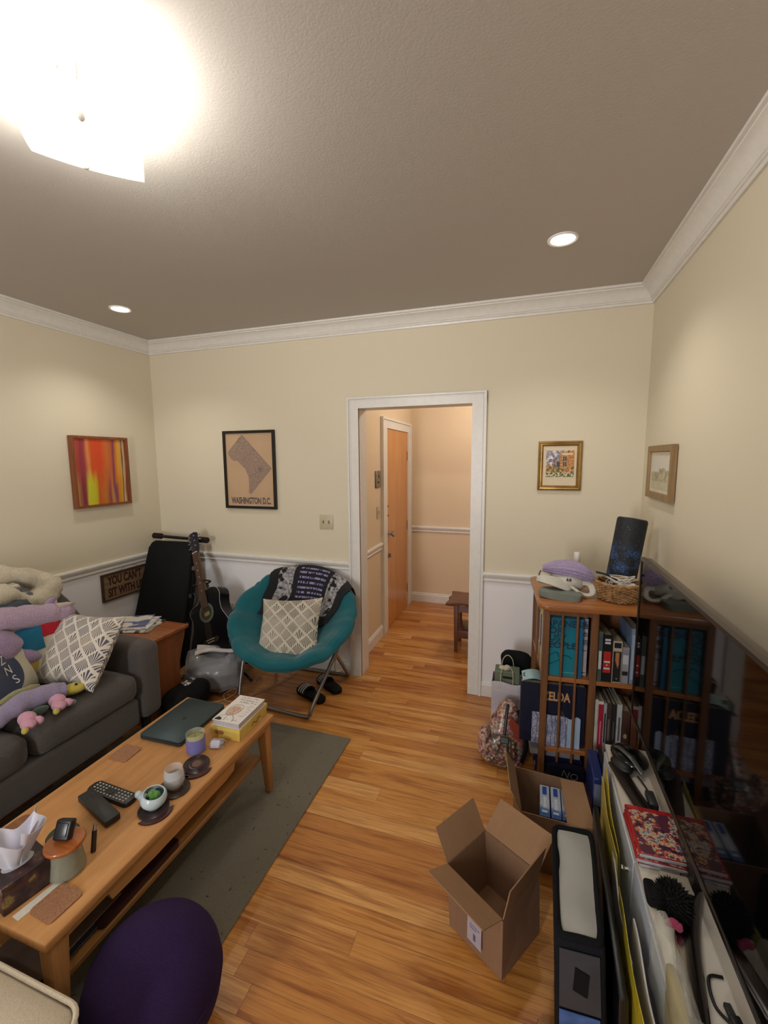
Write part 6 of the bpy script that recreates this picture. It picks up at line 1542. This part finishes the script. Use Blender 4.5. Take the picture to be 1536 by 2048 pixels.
m = MB(); m.hexa([(.262,1.02,.003),(.290,1.02,.003),(.298,1.62,.003),(.285,1.62,.003),(.246,1.00,.395),(.268,1.00,.395),(.290,1.62,.39),(.272,1.62,.39)], .006); one('portfolio_case', m, plain('black_portfolio', '#0f0e0f', .35), 'thin black portfolio standing between the storage bag and the yellow folders', 'portfolio')
M_YF = film('yellow_poly', '#d8c334', .85, .3); M_YF2 = film('yellow_poly_pale', '#ddcf66', .8, .3)
def sheet(p, mat, name, label, cat, th=.0015, wave=.004, group=None):
    p = [Vector(v) for v in p]; m = MB()
    m.grid(lambda u, v: lerpq(p, u, v) + Vector((wave*math.sin(5*u+3*v), 0, wave*math.sin(9*u)*(v > .8))), 18, 8); m.thick(th)
    return one(name, m, mat, label, cat, group=group, angle=60)
sheet([(.322,1.34,.003),(.326,1.78,.003),(.319,1.70,.500),(.318,1.40,.420)], M_YF, 'plastic_folder', 'yellow translucent plastic folder standing against the far half of the cabinet', 'folder')
sheet([(.318,1.28,.003),(.319,1.66,.003),(.308,1.70,.455),(.304,1.36,.44)], M_YF2, 'plastic_folder', 'second yellow folder nearer the room, tabbed edge, by the cabinet', 'folder')
sheet([(.315,1.02,.003),(.316,1.36,.003),(.302,1.42,.40),(.296,1.10,.385)], plain('white_sheets', '#bfbdba', .45, var=.05), 'document_sleeve', 'white document sleeve standing between yellow folders', 'paper', th=.004)
sheet([(.308,.82,.003),(.309,1.20,.003),(.288,1.26,.435),(.280,.84,.455)], M_YF, 'plastic_folder', 'yellow plastic folder nearest the camera in front of the cabinet', 'folder')
sheet([(.318,.80,.003),(.319,1.16,.003),(.311,1.18,.43),(.306,.82,.45)], plain('white_red_sheets', '#c4c1bd', .4, var=.05), 'document_sleeve', 'white paper stack with a red edge behind the nearest yellow folder', 'paper', th=.004)
sheet([(.312,.93,.30),(.313,1.0,.30),(.304,1.0,.40),(.302,.93,.40)], plain('red_tab', '#a52a28', .4), 'red_card', 'narrow red card slipped between the white sleeve and the yellow folder', 'card')
t = thing('clear_zip_bag', 'clear plastic bag with yellow contents hanging over the cabinet edge', 'bag', (.34,.92,ZCB))
m = soft((.345,.945,.475), (.034,.30,.20), .015, .006); m.jitter(.012, 14, 2); part('film', m, film('clear_bag_film', '#dcdcd0', .30, .12), t, angle=30)
m = soft((.345,.91,.455), (.020,.20,.14), .008); m.jitter(.008, 16, 3); part('yellow_contents', m, plain('mustard_contents', '#8f7a26', .6), t, angle=80)
t = thing('blue_binder', 'royal blue ring binder standing on the floor between the small carton and the cabinet', 'binder', (.335,1.97,0))
part('cover', MB().bb(.312, .352, 1.875, 2.075, .003, .315, .004, 1), plain('royal_blue_vinyl', '#1c2c63', .35), t); part('label_strip', MB().bb(.316, .348, 1.8735, 1.875, .19, .29), plain('silver_strip', '#6f7686', .3), t, smooth=False)
part('dark_folders', MB().bb(.353, .366, 1.875, 2.06, .003, .345, .002, 1), M_BLKP, t)
one('wooden_lath', MB().box((.085,1.12,.012), (.10,.035,.020), .002, 1, rz=1.25), plain('pale_pine', '#a9764a', .6), 'short pale wooden piece on the floor beside the storage bag', 'wood piece')
